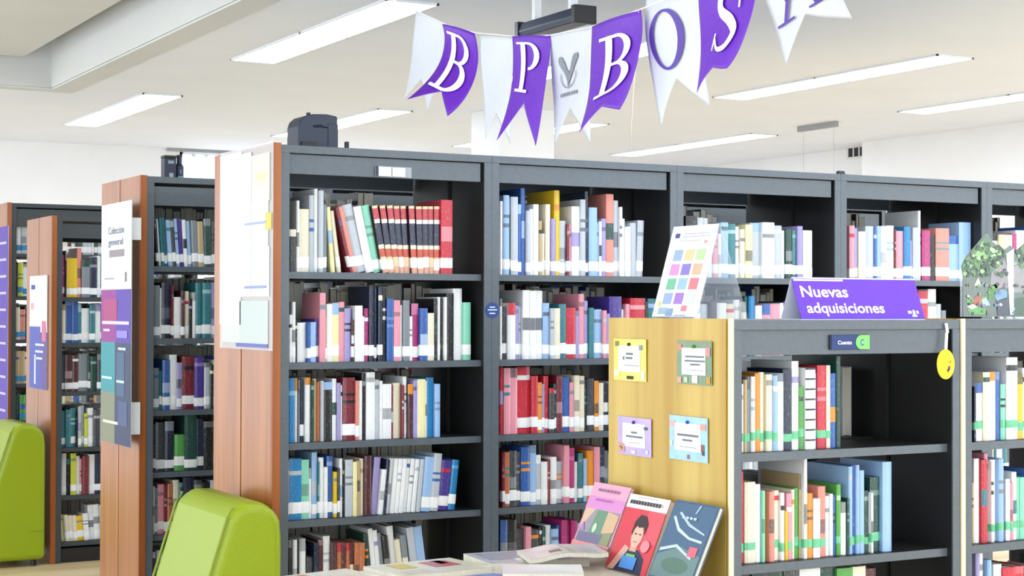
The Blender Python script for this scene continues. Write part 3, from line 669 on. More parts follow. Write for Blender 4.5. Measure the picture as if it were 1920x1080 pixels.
pinned_card('pinned_card', 'green-bordered card pinned to the beech end panel', ((1270, 640), (1334, 639), (1341, 724), (1272, 718)), '4f6f3a', [(.02, .78, .13, .14, 'd08a6a'), (.84, .66, .12, .2, 'd88a90'), (.02, .02, .12, .14, 'd8a090'), (.45, .03, .16, .18, 'e8e6e2'), (.86, .03, .1, .16, 'c8902a'), (.22, .04, .1, .12, 'b8ccb0')], '3f8a1e', [(.26, .8, .62, .04), (.24, .82, .52, .04), (.4, .68, .44, .04), (.3, .78, .32, .012)])
pinned_card('pinned_card', 'lavender-bordered card pinned to the beech end panel', ((1163, 776), (1222, 790), (1225, 858), (1158, 850)), 'a98fd6', [(.02, .06, .2, .24, 'c89a86'), (.06, .1, .1, .14, '6a3a36'), (.8, .7, .1, .08, '50586a'), (.42, .05, .12, .08, 'e8d0c8'), (.84, .08, .08, .1, 'c0d0f0')], '2c2a7a', [(.42, .6, .58, .05), (.26, .76, .47, .05), (.35, .68, .33, .012)])
pinned_card('pinned_card', 'sky-blue-bordered card pinned to the beech end panel', ((1257, 779), (1330, 783), (1329, 868), (1257, 860)), '8ab8e6', [(.03, .74, .13, .14, 'd8a8b0'), (.82, .72, .14, .14, 'd89a8a'), (.84, .24, .08, .16, '8a5a4a'), (.86, .16, .06, .1, '403a3a'), (.48, .04, .06, .1, 'a05a6a'), (.03, .3, .06, .12, 'e8d8a0')], '1a3fb0', [(.22, .78, .55, .05), (.36, .62, .44, .045), (.28, .72, .3, .012)])

# poster sleeve on the cherry end of the first bay
def end_sheet(name, label, cat, x, uv, base_name, mat, pieces, thick=.002, lines=()):
    p = [on_x(u, v, x) for u, v in uv]
    Yf, Yn = (p[0][1]+p[3][1])/2, (p[1][1]+p[2][1])/2; z1, z0 = (p[0][2]+p[1][2])/2, (p[2][2]+p[3][2])/2
    t = empty(name, (x, (Yf+Yn)/2, z0), label, cat)
    W_, H_ = Yf-Yn, z1-z0
    MB().box(-thick, 0, -W_/2, W_/2, 0, H_).build(base_name, mat, t)
    for nm, s0, s1, q0, q1, c_, lay, mt in pieces:
        o = thick+.0012*lay
        MB().box(-o-.0006, -o+.0002, W_/2-s1*W_, W_/2-s0*W_, q0*H_, q1*H_, c_).build(nm, mt, t)
    return t, W_, H_
end_sheet('poster', 'white notices in a clear plastic sleeve on the cherry-wood end', 'poster', -.036, ((413, 285), (511, 268), (513, 658), (415, 652)), 'plastic_sleeve', 'sleeve',
  [('notice_sheet', .0, .42, .12, .985, 'f6f8fb', 1, 'print'), ('notice_sheet', .42, .62, .28, .97, 'd3dbe8', 2, 'print'), ('notice_sheet', .60, .93, .50, .72, 'd2d9e3', 1, 'print'), ('notice_sheet', .42, .95, .26, .5, 'd3dae2', 1, 'print'),
   ('notice_sheet', .40, .93, .03, .24, 'bcc6c6', 1, 'print'), ('notice_sheet', .05, .4, .03, .12, 'c6cecb', 1, 'print'), ('notice_sheet', .62, .95, .72, .95, 'dad4c8', 1, 'print'), ('yellow_note', .88, .99, .58, .66, 'ecc25a', 2, 'print'), ('printed_line', .5, .9, .612, .622, '9aa6d0', 3, 'print'), ('printed_line', .5, .9, .30, .312, '8a94cc', 3, 'print'), ('printed_line', .34, .93, .012, .03, '5a62b0', 3, 'print'), ('printed_patch', .7, .9, .68, .78, 'e4d6d8', 2, 'print'), ('printed_patch', .7, .9, .82, .86, 'e6dcae', 2, 'print')])
tb, W_, H_ = end_sheet('banner', 'long hanging banner, white above purple and teal, on dark bookcase end', 'banner', -.085, ((192, 384), (247, 377), (247, 836), (190, 828)), 'board', 'white',
  [('white_field', 0, 1, .64, 1, 'e6ebf2', 1, 'print'), ('magenta_field', 0, .5, .42, .64, '8a1a86', 1, 'print'), ('indigo_field', .5, 1, .42, .64, '4a2aa0', 1, 'print'), ('teal_field', 0, .48, .21, .42, '1d8a96', 1, 'print'), ('navy_field', .48, 1, 0, .42, '1c2f58', 1, 'print'), ('olive_field', 0, .48, 0, .21, '7a7f6a', 1, 'print'),
   ('printed_patch', .1, .55, .5, .6, 'a02a70', 2, 'print'), ('printed_patch', .55, .8, .2, .38, '2f5478', 2, 'print'), ('printed_patch', .6, .9, .08, .18, '3a4a7a', 2, 'print'), ('printed_line', .05, .95, .495, .508, 'd0c6ee', 3, 'print'), ('printed_line', .1, .32, .465, .475, 'd0c6ee', 3, 'print'), ('printed_line', .55, .9, .44, .47, '8a78d0', 3, 'print'), ('printed_line', .05, .4, .265, .275, 'bfe6ea', 3, 'print'), ('printed_line', .55, .8, .255, .265, 'c0d4ee', 3, 'print'), ('printed_line', .6, .85, .39, .4, 'c0d4ee', 3, 'print'), ('printed_line', .1, .6, .08, .092, 'd0d4c8', 3, 'print'),
   ('printed_block', .28, .78, .775, .805, '8a7f86', 2, 'print'), ('printed_line', .12, .45, .682, .69, '9aa2aa', 2, 'print'), ('printed_line', .8, .86, .67, .71, '6a7078', 2, 'print')])
put_text('lettering', 'Colección', lambda x, y: (-.006, W_/2-.25*W_-x*.52*W_, .872*H_+y*.03*H_), 'letter_g', tb, .01, (0, 0, 0))
put_text('lettering', 'general', lambda x, y: (-.006, W_/2-.25*W_-x*.48*W_, .825*H_+y*.028*H_), 'letter_g', tb, .01, (0, 0, 0))
for q0, q1 in ((.84, .93), (.05, .18)):
    MB().box(.0, .051, -W_/2+.03, -W_/2+.06, q0*H_, q1*H_).build('mounting_block', 'white', tb)
end_sheet('poster', 'small white and blue poster on the charcoal bookcase end', 'poster', A_X-.036, ((55, 519), (90, 515), (88, 727), (58, 731)), 'plastic_sleeve', 'white',
  [('white_field', 0, 1, .55, 1, 'e6e6ee', 1, 'print'), ('blue_field', 0, .62, 0, .55, '4a58b0', 1, 'print'), ('violet_field', .62, 1, 0, .5, '5a4a9a', 1, 'print'), ('printed_heart', .1, .32, .88, .92, '2a3f9a', 2, 'print'), ('pink_patch', .72, .95, .42, .6, 'c86a98', 2, 'print'), ('pink_patch', .08, .25, .7, .76, 'd8a0b8', 2, 'print'), ('printed_line', .35, .85, .38, .40, 'c8d0ee', 2, 'print'), ('printed_line', .35, .8, .32, .34, 'c8d0ee', 2, 'print'), ('printed_line', .35, .75, .26, .28, 'c8d0ee', 2, 'print'), ('white_stroke', .3, .38, .04, .3, 'dfe6f2', 2, 'print')])
pp = end_sheet('poster', 'long purple poster with white lines on the tallest bookcase end', 'poster', D_X-.036, ((-18, 428), (17, 425), (14, 790), (-18, 792)), 'sheet', 'white',
  [('purple_field', 0, 1, 0, 1, '5b3fae', 1, 'print')]+[('printed_line', .55, .9, .06+.085*k, .072+.085*k, 'c8c0ea', 2, 'print') for k in range(11)])

# ------------------------------------------------------------------ things standing on the bookcases
ZT = E_H+.0
def local(t, mb): 
    ox, oy, oz = t.location; mb.v = [(x-ox, y-oy, z-oz) for x, y, z in mb.v]; return mb
# leaflet A-frame, ridge along y
ls = empty('leaflet_stand', (.80, -1.53, ZT), 'clear acrylic leaflet stand showing a sheet of coloured squares', 'leaflet stand')
y0, y1 = -1.655, -1.405
def leaf(s, q, o): return (.742+.088*q-o-.8, y1-s*(y1-y0)+1.53, q*.30+.002)
MB().grid(lambda s, q: leaf(s, q, 0), 1, 1).build('front_panel', 'acrylic', ls, solid=.002)
MB().grid(lambda s, q: (.830+.11*(1-q)-.8, y1-s*(y1-y0)+1.53, q*.30+.002), 1, 1).build('rear_panel', 'acrylic', ls, solid=.002)
MB().box(.70-.8, .945-.8, y0+1.53, y1+1.53, 0, .002).build('base_sheet', 'acrylic', ls)
MB().grid(lambda s, q: leaf(s, .02+.98*q, .003), 1, 1, 'f3f4fa').build('leaflet', 'print', ls, solid=.0006)
sq = ['9fb4e6', 'd9cfa0', 'bfd9a8', 'd698cf', '8f80cf', 'e3b79a', '78bfa0', '9cc4d6', 'e2848e', '9cb0e6', 'a780d0', 'd3dbe2']
for k, c_ in enumerate(sq):
    r_, cc = divmod(k, 3); s0, q0 = .17+.25*cc, .62-.155*r_
    MB().grid(lambda s, q: leaf(s0+.19*s, q0+.12*q, .0045), 1, 1, c_).build('printed_square', 'print', ls, solid=.0003)
for s0, s1, q0, q1, c_ in ((.1, .2, .87, .92, '4a5490'), (.3, .85, .905, .915, 'b8b8cc'), (.26, .88, .875, .885, 'b8b8cc'), (.2, .7, .83, .84, 'c8c8c0'), (.78, .84, .80, .83, 'e09aa0'), (.62, .74, .08, .14, 'dd8a9a'), (.12, .3, .05, .12, '9fc0cc'), (.3, .45, .03, .11, '90a8d0'), (.08, .14, .13, .19, 'e8d080'), (.5, .75, .03, .04, 'a8b0c8')):
    MB().grid(lambda s, q: leaf(s0+(s1-s0)*s, q0+(q1-q0)*q, .0045), 1, 1, c_).build('printed_mark', 'print', ls, solid=.0003)
# purple tent sign
ts = empty('tent_sign', (1.27, -1.78, ZT), 'purple tent sign with white lettering on the low bookcase', 'sign')
X0, X1, yb, yt, hh = on_y(1497, 597, -1.82)[0], on_y(1728, 597, -1.82)[0], -1.835, -1.785, .128
def sg(s, q, o): return (X0+(X1-X0)*s-1.27, yb+(yt-yb)*q-o+1.78, .003+q*hh)
MB().grid(lambda s, q: sg(s, q, 0), 1, 1).build('front_face', 'purple', ts, solid=.0015)
MB().grid(lambda s, q: (X0+(X1-X0)*s-1.27, yt+(yt-yb)*(1-q)+1.78+.0015, .003+q*hh), 1, 1).build('rear_face', 'white', ts, solid=.0015)
MB().box(X0-1.27, X1-1.27, yb+1.78, 2*yt-yb+1.78, 0, .002).build('base_fold', 'white', ts)
MB().grid(lambda s, q: sg(s, .985+.03*q, .0005), 1, 1).build('top_fold', 'white', ts, solid=.002)
put_text('lettering', 'Nuevas', lambda x, y: sg(.045+.37*x, .54+.27*y, .0016), 'letter_w', ts, .02, (0, 0, 0))
put_text('lettering', 'adquisiciones', lambda x, y: sg(.06+.62*x, .15+.25*y, .0016), 'letter_w', ts, .02, (0, 0, 0))
for s0, s1, q0, q1 in ((.01, .4, .93, .97), (.87, .9, .13, .2), (.91, .93, .1, .22), (.94, .96, .13, .2), (.9, .94, .05, .1)):
    MB().grid(lambda s, q: sg(s0+(s1-s0)*s, q0+(q1-q0)*q, .0016), 1, 1).build('printed_mark', 'letter_w', ts, solid=.0003)
# photo stand with die-cut tree picture
ps = empty('photo_stand', (1.9, -1.80, ZT), 'acrylic stand with a photo of trees and people on low bookcase', 'photo stand')
xa = on_y(1806, 597, -1.82)[0]
def PZ(u, v): p = on_y(u, v, -1.82); return (p[0]-1.9, p[2]-ZT)
outl = [(1806, 594), (1806, 520), (1803, 498), (1812, 480), (1828, 462), (1846, 440), (1852, 437), (1860, 452), (1872, 462), (1884, 468), (1894, 460), (1906, 470), (1925, 452), (1950, 446), (1975, 460), (1988, 490), (1988, 594)]
MB().prism([PZ(*p) for p in outl], -.02, -.018, 'y', '5f6c66').build('picture_board', 'gloss', ps)
def patch(name, pts, c_, lay): MB().prism([PZ(*p) for p in pts], -.0205-.0006*lay, -.02-.0006*(lay-1)-.0001, 'y', c_).build(name, 'gloss', ps)
patch('printed_trees', [(1807, 512), (1804, 499), (1813, 481), (1829, 464), (1847, 442), (1858, 456), (1866, 480), (1880, 470), (1884, 480), (1870, 495), (1856, 508), (1840, 500), (1826, 512)], '4f7a4c', 1)
patch('printed_trees', [(1810, 506), (1826, 498), (1846, 505), (1848, 514), (1812, 516)], '2e4a3c', 2)
patch('printed_trees', [(1856, 500), (1862, 470), (1872, 458), (1882, 468), (1876, 486)], '1f3226', 2)
patch('printed_trees', [(1826, 480), (1842, 452), (1850, 462), (1846, 482)], '86b070', 2)
patch('printed_buildings', [(1858, 512), (1884, 486), (1892, 520), (1892, 540), (1856, 540)], '8a868e', 1)
patch('printed_buildings', [(1900, 500), (1925, 492), (1960, 500), (1960, 550), (1900, 548)], '8e8c90', 1)
patch('printed_sky', [(1886, 476), (1900, 466), (1900, 590), (1893, 590)], 'dfe4ea', 3)
patch('printed_lawn', [(1812, 560), (1850, 556), (1850, 566), (1812, 568)], '5a9a3c', 1)
patch('printed_lawn', [(1814, 580), (1830, 576), (1848, 578), (1848, 590), (1818, 590)], '5aa04a', 1)
patch('printed_lawn', [(1854, 536), (1870, 532), (1870, 560), (1852, 562)], '3f7a34', 1)
patch('printed_lawn', [(1898, 560), (1960, 552), (1960, 592), (1898, 592)], '33553a', 1)
patch('printed_person', [(1824, 560), (1832, 554), (1840, 558), (1840, 572), (1826, 572)], 'a84a40', 2)
patch('printed_person', [(1840, 562), (1848, 558), (1856, 572), (1842, 574)], '9fc6dc', 2)
patch('printed_person', [(1864, 552), (1880, 540), (1888, 548), (1886, 560), (1868, 564)], '6a94d0', 2)
patch('printed_person', [(1868, 564), (1888, 558), (1892, 592), (1870, 592)], '383a4a', 2)
patch('printed_person', [(1826, 536), (1833, 520), (1840, 536)], 'd8c0b4', 2)
patch('printed_table', [(1812, 575), (1824, 570), (1832, 575), (1822, 580)], 'e4e4e0', 2)
rp = random.Random(3)
def blobs(name, n, u0, u1, v0, v1, cols, r, keepf, lay):
    mb = MB(); k = 0
    while k < n:
        u, v = rp.uniform(u0, u1), rp.uniform(v0, v1)
        if not keepf(u, v): continue
        rr2 = rp.uniform(.5, 1)*r; a0 = rp.random()*6
        mb.quad([(*[PZ(u+rr2*math.cos(a0-q)*rp.uniform(.7, 1.2), v+rr2*math.sin(a0-q)*rp.uniform(.5, 1))[0:1]][0], -.0225-.00001*k-.0006*lay, PZ(u, v+rr2*math.sin(a0-q))[1]) for q in range(6)], rp.choice(cols)); k += 1
    tag(mb.build(name, 'gloss', ps, fix=False), kind='stuff')
def intree(u, v):
    top = np.interp(u, [1806, 1812, 1828, 1846, 1858, 1872, 1884, 1894], [505, 486, 468, 446, 460, 467, 474, 474])
    return top < v < 520
blobs('printed_foliage', 110, 1808, 1888, 440, 518, ['1c3324', '24442c', '3a6236', '557f44', '7fa868', '16241c', '9fbf8c', '2c4a3a'], 5, intree, 0)
blobs('printed_foliage', 30, 1902, 1980, 462, 500, ['24442c', '3a6236', '557f44', '1c3324', '86a878'], 6, lambda u, v: True, 0)
blobs('printed_crowd', 60, 1812, 1980, 530, 590, ['2a2c34', '4a5060', '7a8088', 'b8bcc0', '5a7a9c', '3a5a34', '88604a', '5f9a48', 'd0d2d0'], 4, lambda u, v: True, 1)
MB().prism([PZ(1802, 594), PZ(1802, 500), PZ(1990, 470), PZ(1990, 594)], -.0175, -.0155, 'y').build('acrylic_sheet', 'acrylic', ps)
MB().box(PZ(1802, 594)[0], PZ(1990, 594)[0], -.06, .06, 0, .003).build('foot', 'acrylic', ps)
# navy loudspeaker lying on the tall case
sx0, sx1 = on_y(550, 270, .3)[0], on_y(623, 270, .3)[0]; w_ = sx1-sx0
sp = empty('loudspeaker', ((sx0+sx1)/2, .3, C_H), 'small navy loudspeaker with domed top on the tall bookcase', 'loudspeaker')
prof = [(-w_/2, 0), (-w_/2, .102), (-w_/2+.008, .126), (-w_/2+.028, .144), (-w_/2+.06, .153), (w_*.22, .156), (w_/2-.004, .15), (w_/2, .142), (w_/2, 0)]
MB().prism(prof, -.055, .07, 'y').build('cabinet', 'navy', sp, bevel=.004)
MB().box(-w_/2+.012, -.005, -.062, -.055, .008, .042).build('rear_panel', 'black', sp, bevel=.002)
MB().box(.005, .022, -.061, -.055, .006, .026).build('socket', 'black', sp, bevel=.002)
MB().tube([(-.018, -.056, .105), (.012, -.061, .108), (.04, -.056, .105)], .005, 8).build('handle', 'navy', sp)
MB().tube([(-.02, 0, .15), (-.02, 0, .164)], .009, 12).build('knob', 'black', sp)
MB().box(w_*.25, w_/2+.001, -.058, -.05, .012, .118).build('side_grille', 'navy', sp, bevel=.002)
a = on_y(650, 272, .3)
pk = empty('short_post', (a[0], .3, C_H), 'short black post beside the navy loudspeaker', 'post')
MB().box(-.008, .008, -.008, .008, .004, .056).build('shaft', 'black', pk, bevel=.002); MB().box(-.012, .012, -.012, .012, 0, .004).build('foot', 'black', pk)
# two small containers on the dark bookcase
a0, a1 = on_y(305, 330, 1.95), on_y(327, 330, 1.95)
bx = empty('storage_tin', ((a0[0]+a1[0])/2, 1.95, C_H), 'dark navy rectangular tin on the banner bookcase', 'tin')
hw_ = (a1[0]-a0[0])/2
MB().box(-hw_, hw_, -.03, .03, 0, .108).build('body', 'navy', bx, bevel=.003); MB().box(-hw_-.001, hw_+.001, -.031, .031, .108, .12).build('lid', 'black', bx, bevel=.002); MB().box(-hw_*.4, hw_*.6, -.0312, -.0302, .08, .095, '8fa0ac').build('printed_label', 'print', bx)
MB().box(-hw_*.2, hw_*.5, -.0312, -.0302, .01, .035, 'a8b0c0').build('printed_label', 'print', bx)
a2 = on_y(336, 330, 1.95)
bt = empty('spray_bottle', (a2[0], 1.95, C_H), 'dark blue bottle with stepped neck on the banner bookcase', 'bottle')
MB().tube([(0, 0, 0), (0, 0, .07), (0, 0, .082), (0, 0, .086), (0, 0, .115)], [.021, .021, .015, .012, .012], 16).build('body', 'navy', bt, smooth=False)
MB().tube([(0, 0, .115), (0, 0, .126)], .0135, 12).build('cap', 'black', bt); MB().box(-.012, .012, -.0222, -.0205, .004, .022, '5fb8c0').build('printed_label', 'print', bt); MB().box(-.003, .004, -.0222, -.0205, .035, .055, '6a8ad0').build('printed_label', 'print', bt)

# ------------------------------------------------------------------ ceiling-hung things
p0, p1 = on_z(985, 74, 3.0), on_z(1141, 46, 3.0)
sc = empty('screen_case', (p0[0], (p0[1]+p1[1])/2, 3.0), 'dark navy projection screen case hung under the ceiling behind bunting', 'screen case')
L = abs(p0[1]-p1[1])/2
MB().prism([(-.05, 0), (.05, 0), (.06, .03), (.05, .075), (-.05, .075), (-.06, .03)], -L, L, 'y').build('case', 'navy', sc, bevel=.004)
for y in (-L, L-.03): MB().box(-.064, .064, y-.004, y+.034, -.004, .085).build('end_cap', 'black', sc, bevel=.004)
for y in (-L+.12, L-.12): MB().box(-.02, .02, y-.015, y+.015, .085, ZC-3.0).build('bracket', 'white', sc)
p0, p1 = on_z(1487, 243, ZC-.03), on_z(1580, 234, ZC-.03)
gb = empty('sign_rail', ((p0[0]+p1[0])/2, (p0[1]+p1[1])/2, ZC-.03), 'slim grey sign rail with two hanging wires under the ceiling', 'sign rail')
d_ = Vector(p1)-Vector(p0); c_ = (Vector(p0)+Vector(p1))/2
mb = MB(); yv = abs(d_.y)/2
mb.box(-.02, .02, -yv, yv, -.02, .03); mb.build('rail', 'grey', gb, bevel=.002)
for s in (-.75, .85): MB().tube([(0, s*-yv, -.02), (0, s*-yv, -1.0)], .0012, 5).build('wire', 'grey', gb)
a = on_y(1576, 321, .06)
cp = empty('clip', (a[0], .06, C_H), 'small dark clip on the tall case above a seam', 'clip')
MB().box(-.028, .028, -.012, .012, 0, .005).build('base', 'navy', cp); MB().prism([(-.02, .005), (.02, .005), (.014, .02), (-.014, .02)], -.01, .01, 'y').build('jaw', 'navy', cp)
wv = empty('wall_vent', (XR+.3, 6.62, 2.98), 'small wall vent with three dark slots by wall corner', 'vent')
a = on_x(1606, 284, XR+.3)
wv.location = (XR+.3, a[1], a[2]-.05)
MB().box(-.008, 0, -.14, .14, -.02, .11).build('plate', 'lampframe', wv)
for k in range(3): MB().box(-.012, -.0081, -.12+k*.085, -.06+k*.085, .0, .09).build('slot', 'black', wv)

# ------------------------------------------------------------------ bunting
def bez(p, t): return p[0]*(1-t)**2+2*p[1]*t*(1-t)+p[2]*t*t
def ctrl(pts, dep):
    a, m_, b = [at_depth(u, v, d) for (u, v), d in zip(pts, dep)]
    return [a, 2*m_-(a+b)/2, b]
def arcs(cx, cy, rx, ry, ix, iy, a0, a1, n=14, dcx=0.0):
    q = []
    for k in range(n):
        A, B_ = a0+(a1-a0)*k/n, a0+(a1-a0)*(k+1)/n
        q.append([(cx+rx*math.cos(A), cy+ry*math.sin(A)), (cx+rx*math.cos(B_), cy+ry*math.sin(B_)), (cx+dcx+ix*math.cos(B_), cy+iy*math.sin(B_)), (cx+dcx+ix*math.cos(A), cy+iy*math.sin(A))])
    return q
def rects(x0, x1, y0, y1, n=5): return [[(x0, y0+(y1-y0)*k/n), (x1, y0+(y1-y0)*k/n), (x1, y0+(y1-y0)*(k+1)/n), (x0, y0+(y1-y0)*(k+1)/n)] for k in range(n)]
def stroke(pts, ws, n=36):
    out = []; P_ = []
    for k in range(n+1):
        t = k/n*(len(pts)-1); i = min(int(t), len(pts)-2); f = t-i
        g = lambda j: np.array(pts[max(0, min(len(pts)-1, j))])
        p = .5*((2*g(i))+(-g(i-1)+g(i+1))*f+(2*g(i-1)-5*g(i)+4*g(i+1)-g(i+2))*f*f+(-g(i-1)+3*g(i)-3*g(i+1)+g(i+2))*f**3)
        P_.append((p, ws[i]*(1-f)+ws[i+1]*f))
    E_ = []
    for k, (p, w) in enumerate(P_):
        d = P_[min(k+1, n)][0]-P_[max(k-1, 0)][0]; nrm = np.array([-d[1], d[0]])/(np.linalg.norm(d)+1e-9)
        E_.append((tuple(p-nrm*w/2), tuple(p+nrm*w/2)))
    for (a0, a1), (b0, b1) in zip(E_, E_[1:]): out.append([a0, a1, b1, b0])
    return out
H2 = math.pi/2
GLY = {
 'B': rects(.2, .38, 0, 1, 10)+rects(.02, .55, 0, .05, 1)+rects(.02, .55, .95, 1, 1)+rects(.38, .55, .49, .54, 1)+arcs(.5, .745, .36, .255, .19, .205, -H2, H2)+arcs(.5, .27, .45, .27, .25, .22, -H2, H2),
 'P': rects(.2, .38, 0, 1, 10)+rects(.02, .56, 0, .05, 1)+rects(.02, .5, .95, 1, 1)+arcs(.48, .71, .42, .29, .22, .24, -H2, H2),
 'O': arcs(.5, .5, .48, .5, .33, .455, 0, 4*H2, 32, -.03),
 'S': stroke([(.84, .80), (.62, .965), (.3, .88), (.28, .66), (.6, .5), (.82, .3), (.66, .05), (.34, .035), (.14, .22)], [.05, .07, .13, .18, .2, .18, .13, .06, .05])+[[(.8, .70), (.85, .70), (.87, .97), (.82, .97)], [(.11, .02), (.16, .02), (.18, .30), (.13, .30)]],
 'A': [[(.47, 1), (.53, 1), (.2, .03), (.14, .03)], [(.42, 1), (.55, 1), (.9, .03), (.7, .03)]]+rects(.25, .7, .34, .39, 1)+rects(.02, .34, 0, .04, 1)+rects(.6, 1.0, 0, .04, 1)}
def pennant(label, left, right, dl, dr, mat, glyph=None, gm=None, box=(.2, .85, .2, .72), notch=.3, curl=.0, group='bunting pennants'):
    Lc, Rc = ctrl(left, dl), ctrl(right, dr)
    nrm = np.cross(Rc[0]-Lc[0], Lc[2]-Lc[0]); nrm /= np.linalg.norm(nrm)
    if np.dot(nrm, CAM-Lc[0]) < 0: nrm = -nrm
    def S(s, t, o=0.0):
        p = bez(Lc, t)*(1-s)+bez(Rc, t)*s
        return p+nrm*(o+.003*math.sin(s*math.pi)*(1+curl*t)+.0025*math.sin(7*t+4*s))
    org = (Lc[0]+Rc[0])/2
    tt = lambda s, t: t*(1-notch*(1-abs(2*s-1)))
    mb = MB().grid(lambda s, t: S(s, tt(s, t))-org, 20, 24)
    o = mb.build('pennant', mat, smooth=True, solid=.0008, fix=False); o.location = tuple(org)
    tag(o, label, 'pennant', group)
    if glyph:
        g = MB(); x0, x1, t0, t1 = box
        for q in GLY[glyph]:
            g.quad([S(x0+(x1-x0)*x, t1-(t1-t0)*y, .005)-org for x, y in q])
        g.build('letter', gm, o, fix=False)
    return o, S, org
pennant('blank white pennant at the far end of the bunting', ((780, 20), (772, 100), (758, 187)), ((832, 43), (828, 120), (799, 214)), (6.2, 6.18, 6.12), (6.08, 6.1, 6.15), 'flag_w', notch=.28)
pennant('curled purple pennant lettered B next to blank end pennant', ((829, 45), (826, 112), (764, 187)), ((889, 61), (890, 150), (838, 217)), (5.95, 5.9, 5.75), (5.75, 5.7, 5.7), 'flag_p', 'B', 'letter_w', (.1, .86, .1, .80), .2, 1.0)
pennant('plain white pennant between purple B and P pennants', ((900, 66), (905, 170), (911, 262)), ((962, 70), (960, 170), (956, 271)), (5.66, 5.68, 5.65), (5.42, 5.45, 5.5), 'flag_w', notch=.28)
pennant('purple pennant lettered P hanging straight', ((960, 68), (960, 150), (932, 264)), ((1031, 66), (1024, 160), (1003, 273)), (5.3, 5.25, 5.15), (5.0, 5.0, 5.0), 'flag_p', 'P', 'letter_w', (.14, .84, .09, .60), .31)
o, S, org = pennant('white pennant printed with a small grey crest', ((1033, 66), (1036, 170), (1041, 272)), ((1110, 51), (1108, 150), (1105, 272)), (5.0, 5.05, 5.0), (4.66, 4.7, 4.72), 'flag_w', notch=.3)
g = MB()
crest = stroke([(.47, .46), (.40, .36), (.30, .27), (.24, .25)], [.04, .07, .1, .04], 8)+stroke([(.47, .46), (.55, .36), (.62, .27), (.70, .24)], [.04, .07, .1, .04], 8)+arcs(.46, .40, .2, .12, .185, .11, -.2, math.pi+.2, 14)+rects(.44, .48, .36, .5, 3)
crest += [[(.24+.07*k, .555), (.29+.07*k, .555), (.29+.07*k, .585), (.24+.07*k, .585)] for k in range(7)]
for q in crest: g.quad([S(x, y, .004)-org for x, y in q])
g.build('crest', 'letter_g', o, fix=False)
pennant('broad purple pennant lettered B beside the crest', ((1110, 50), (1106, 150), (1087, 249)), ((1200, 18), (1197, 115), (1160, 205)), (4.58, 4.55, 4.45), (4.25, 4.25, 4.3), 'flag_p', 'B', 'letter_w', (.2, .93, .16, .74), .14, .6)
pennant('white pennant lettered with a purple O', ((1212, -4), (1216, 110), (1241, 240)), ((1310, -28), (1318, 90), (1329, 200)), (4.27, 4.28, 4.25), (3.98, 4.03, 4.05), 'flag_w', 'O', 'letter_p', (.08, .74, .13, .62), .3)
pennant('purple pennant lettered S next to the white O', ((1309, -30), (1313, 60), (1308, 174)), ((1416, -52), (1404, 50), (1362, 127)), (3.9, 3.88, 3.8), (3.65, 3.65, 3.7), 'flag_p', 'S', 'letter_w', (.3, .88, .12, .72), .12, .6)
pennant('white pennant lettered with a purple A', ((1422, -60), (1446, 30), (1474, 124)), ((1556, -110), (1568, -40), (1596, 36)), (3.62, 3.6, 3.55), (3.3, 3.3, 3.32), 'flag_w', 'A', 'letter_p', (.05, .98, .05, .66), .32)
cordpts = [at_depth(u, v, d) for u, v, d in ((690, -22, 6.3), (780, 20, 6.15), (830, 43, 5.97), (889, 61, 5.75), (962, 68, 5.3), (1031, 66, 5.0), (1110, 50, 4.6), (1200, 18, 4.25), (1310, -28, 3.92), (1416, -56, 3.65), (1560, -110, 3.3), (1700, -190, 3.0))]
cd = MB().tube(cordpts, .0016, 5).build('bunting_cord', 'cord'); tag(cd, 'thin white cord carrying the purple and white bunting', 'cord')
pts_ = [at_depth(1198, 22, 4.26), at_depth(1186, 190, 4.9), at_depth(1183, 240, 5.6), on_y(1181, 297, .05)]
cd = MB().tube(pts_, .002, 5).build('tie_cord', 'cord'); tag(cd, 'loose white tie cord running from bunting down to bookcase', 'cord')

# ------------------------------------------------------------------ lounge chairs
def lounge_chair(loc, label):
    t = empty('lounge_chair', loc, label, 'chair', 'lime lounge chairs')
    wy = .62
    back = [(0, .04), (0, .74), (-.006, .80), (-.03, .845), (-.075, .868), (-.14, .872), (-.185, .855), (-.21, .82), (-.335, .42), (-.345, .04)]
    MB().prism(back, 0, wy, 'y').build('backrest', 'lime', t, bevel=.034)
    MB().prism([(-.35, .08), (-.35, .40), (-.36, .425), (-.80, .44), (-.84, .40), (-.84, .08)], 0, wy, 'y').build('seat', 'lime', t, bevel=.025)
    for x in (-.06, -.76):
        for y in (.06, wy-.06): MB().tube([(x, y, 0), (x, y, .085)], .018, 10).build('foot', 'black', t)
    seam = [(p[0]*.985-.002, .0015, p[1]) for p in back[1:-1]]
    MB().tube([(-.008, -.001, .22), (-.10, -.001, .22)], .003, 6).build('seam', 'limeseam', t)
    for yy in (.012, wy-.012):
        MB().tube([(-.188, yy, .858), (-.213, yy, .82), (-.337, yy, .43)], .005, 6).build('piping', 'limeseam', t)
    return t
lounge_chair((-.045, -.155, 0), 'lime green lounge chair backed against the cherry end of tall bookcase')
lounge_chair((A_X-.075, 4.42, 0), 'lime green lounge chair in front of the charcoal bookcase end')

